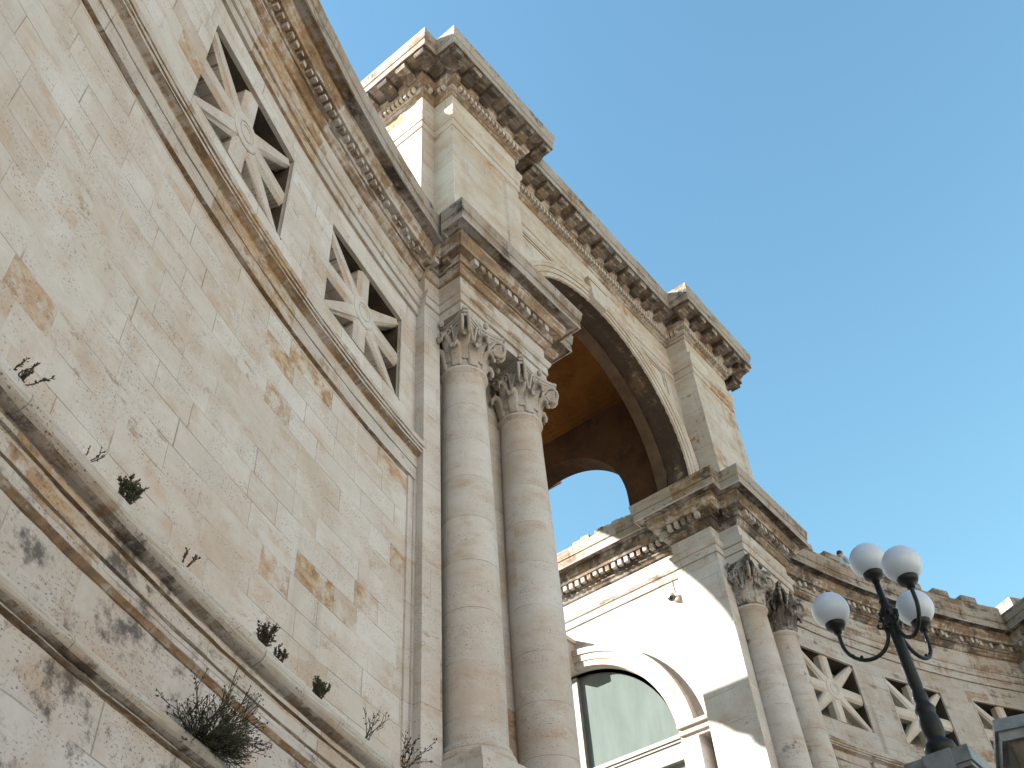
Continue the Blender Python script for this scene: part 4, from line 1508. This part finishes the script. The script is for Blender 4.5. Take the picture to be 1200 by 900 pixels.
# ------------------------------------------------------------------ plants on the ledge
def shrub(label, R, a, z, h, n, leafm, seed, spread=1.0, leaves=6, lsize=.035, up=.6, flowers=0, group=None, droop=0.0, thin=.006):
    """twiggy plant rooted on the left wing at radius R, angle a, height z"""
    random.seed(seed)
    x, y = -R * sin(a), CY + R * cos(a)
    root = thing('plant', label, 'plant', (x, y, z), group)
    inward = Vector((sin(a), -cos(a), 0))
    tang = Vector((-cos(a), -sin(a), 0))
    st = MB()
    lf = MB()
    fl = MB()
    o3 = Vector((x, y, z))
    def leafq(p, d, sz):
        sd = d.cross(Vector((random.uniform(-1, 1), random.uniform(-1, 1), random.uniform(-1, 1)))).normalized()
        q = [p, p + d * sz * .5 + sd * sz * .26, p + d * sz, p + d * sz * .5 - sd * sz * .26]
        lf.face([tuple(v) for v in q], [(0, 0), (1, 0), (1, 1), (0, 1)])
    for i in range(n):
        d = (inward * random.uniform(.1, .9) * spread + tang * random.uniform(-1, 1) * spread + Vector((0, 0, up + random.uniform(0, .5)))).normalized()
        L = h * random.uniform(.5, 1.0)
        k = 6
        p = o3 + inward * random.uniform(-.02, .05) + tang * random.uniform(-.06, .06) * spread
        pts = [p.copy()]
        for j in range(k):
            d = (d + Vector((random.uniform(-.25, .25), random.uniform(-.25, .25), random.uniform(-.2, .2) - droop))).normalized()
            p = p + d * (L / k)
            pts.append(p.copy())
            for _ in range(leaves if j > 0 else 1):
                dd = (d + Vector((random.uniform(-1, 1), random.uniform(-1, 1), random.uniform(-.6, 1))) * .9).normalized()
                leafq(p + Vector((random.uniform(-1, 1), random.uniform(-1, 1), random.uniform(-1, 1))) * L * .05, dd, lsize * random.uniform(.6, 1.3))
            if j in (2, 3, 4) and random.random() < .7:       # side twig
                e = (d + Vector((random.uniform(-1, 1), random.uniform(-1, 1), random.uniform(-.3, .8))) * .9).normalized()
                tp = [p.copy(), p + e * L * .12, p + e * L * .22 + Vector((0, 0, .01))]
                tube(st, tp, thin * .6, n=4, capped=False)
                for _ in range(leaves):
                    dd = (e + Vector((random.uniform(-1, 1), random.uniform(-1, 1), random.uniform(-.6, 1))) * .8).normalized()
                    leafq(tp[random.choice((1, 2))], dd, lsize * random.uniform(.6, 1.2))
        tube(st, [o3 - Vector((0, 0, .02))] + pts, [thin * 1.2] + [thin * (1 - .6 * j / k) for j in range(k + 1)], n=5, capped=False)
        if flowers and i < flowers:
            for _ in range(7):
                dd = Vector((random.uniform(-1, 1), random.uniform(-1, 1), random.uniform(-1, 1))).normalized()
                sd = dd.orthogonal().normalized()
                fl.face([tuple(p), tuple(p + dd * .012 + sd * .008), tuple(p + dd * .022), tuple(p + dd * .012 - sd * .008)], None)
    st.build('stem', M_TWIG, root)
    if lf.f:
        lf.build('foliage', leafm, root)
    if fl.f:
        fl.build('flower', M_FLOWER, root)
    return root
def ledge(px, py, R):
    """angle and height on the left wing where the line of sight through a photo point meets radius R"""
    d = RX * (px - 600) + RY * (py - 450) + RZ * 1147.99
    cx, cy = CAM.x, CAM.y - CY
    A_ = d.x ** 2 + d.y ** 2
    B_ = 2 * (cx * d.x + cy * d.y)
    C_ = cx * cx + cy * cy - R * R
    t = (-B_ + sqrt(B_ * B_ - 4 * A_ * C_)) / (2 * A_)
    p = CAM + d * t
    return atan2(-p.x, p.y - CY), p.z
LG = 'weeds growing on the ledge of the left wall'
specs = [
    ('small tufted green weed, the greenest one on the upper ledge', 143, 586, 29.50, 5.63, .16, 22, M_LEAF, .75, 10, .020, .9, 0),
    ('dark tuft of weed halfway along the ledge, with spiky stems', 305, 742, 29.50, 5.63, .17, 26, M_DRY, 1.0, 8, .018, .7, 0),
    ('very small dark weed just right of the spiky tuft', 326, 768, 29.50, 5.63, .12, 14, M_DRY, .8, 8, .015, .7, 0),
    ('compact bushy weed on ledge below an ochre stone block', 372, 806, 29.50, 5.63, .15, 24, M_LEAF, .65, 11, .018, .9, 0),
    ('tall bare twiggy weed with one long upright stalk', 428, 858, 29.50, 5.63, .42, 6, M_DRY, .6, 1, .025, .9, 0),
    ('straggling dry weed at lower end of ledge beside the pilaster', 470, 888, 29.50, 5.63, .38, 10, M_DRY, 1.1, 2, .03, .5, 0),
    ('thin leaning dry stalk on the ledge just left of the greenest tuft', 108, 528, 29.50, 5.63, .12, 3, M_DRY, .8, 1, .02, .6, 0),
    ('sparse grey sprig on ledge near left picture edge', 24, 440, 29.50, 5.63, .13, 7, M_DRY, 1.0, 2, .025, .6, 0),
    ('wispy forked sprig on ledge midway between green tuft and dark spiky tuft', 216, 648, 29.50, 5.63, .15, 4, M_DRY, .5, 3, .02, .9, 0),
]
for i, (lab, px, py, R, z, h, n, lm, sp, lv, ls, up, fw) in enumerate(specs):
    a, _ = ledge(px, py, R)
    shrub(lab, R, a, z, h, n, lm, 40 + i, sp, lv, ls, up, fw, LG, thin=.0045)
a, zz = ledge(236, 862, 29.52)
shrub('big dark bushy weed with a pink flower hanging over lower moulding', 29.55, a, 4.62, .52, 85, M_LEAF, 77, 1.2, 8, .019, .12, 2, LG, droop=.05, thin=.0045)
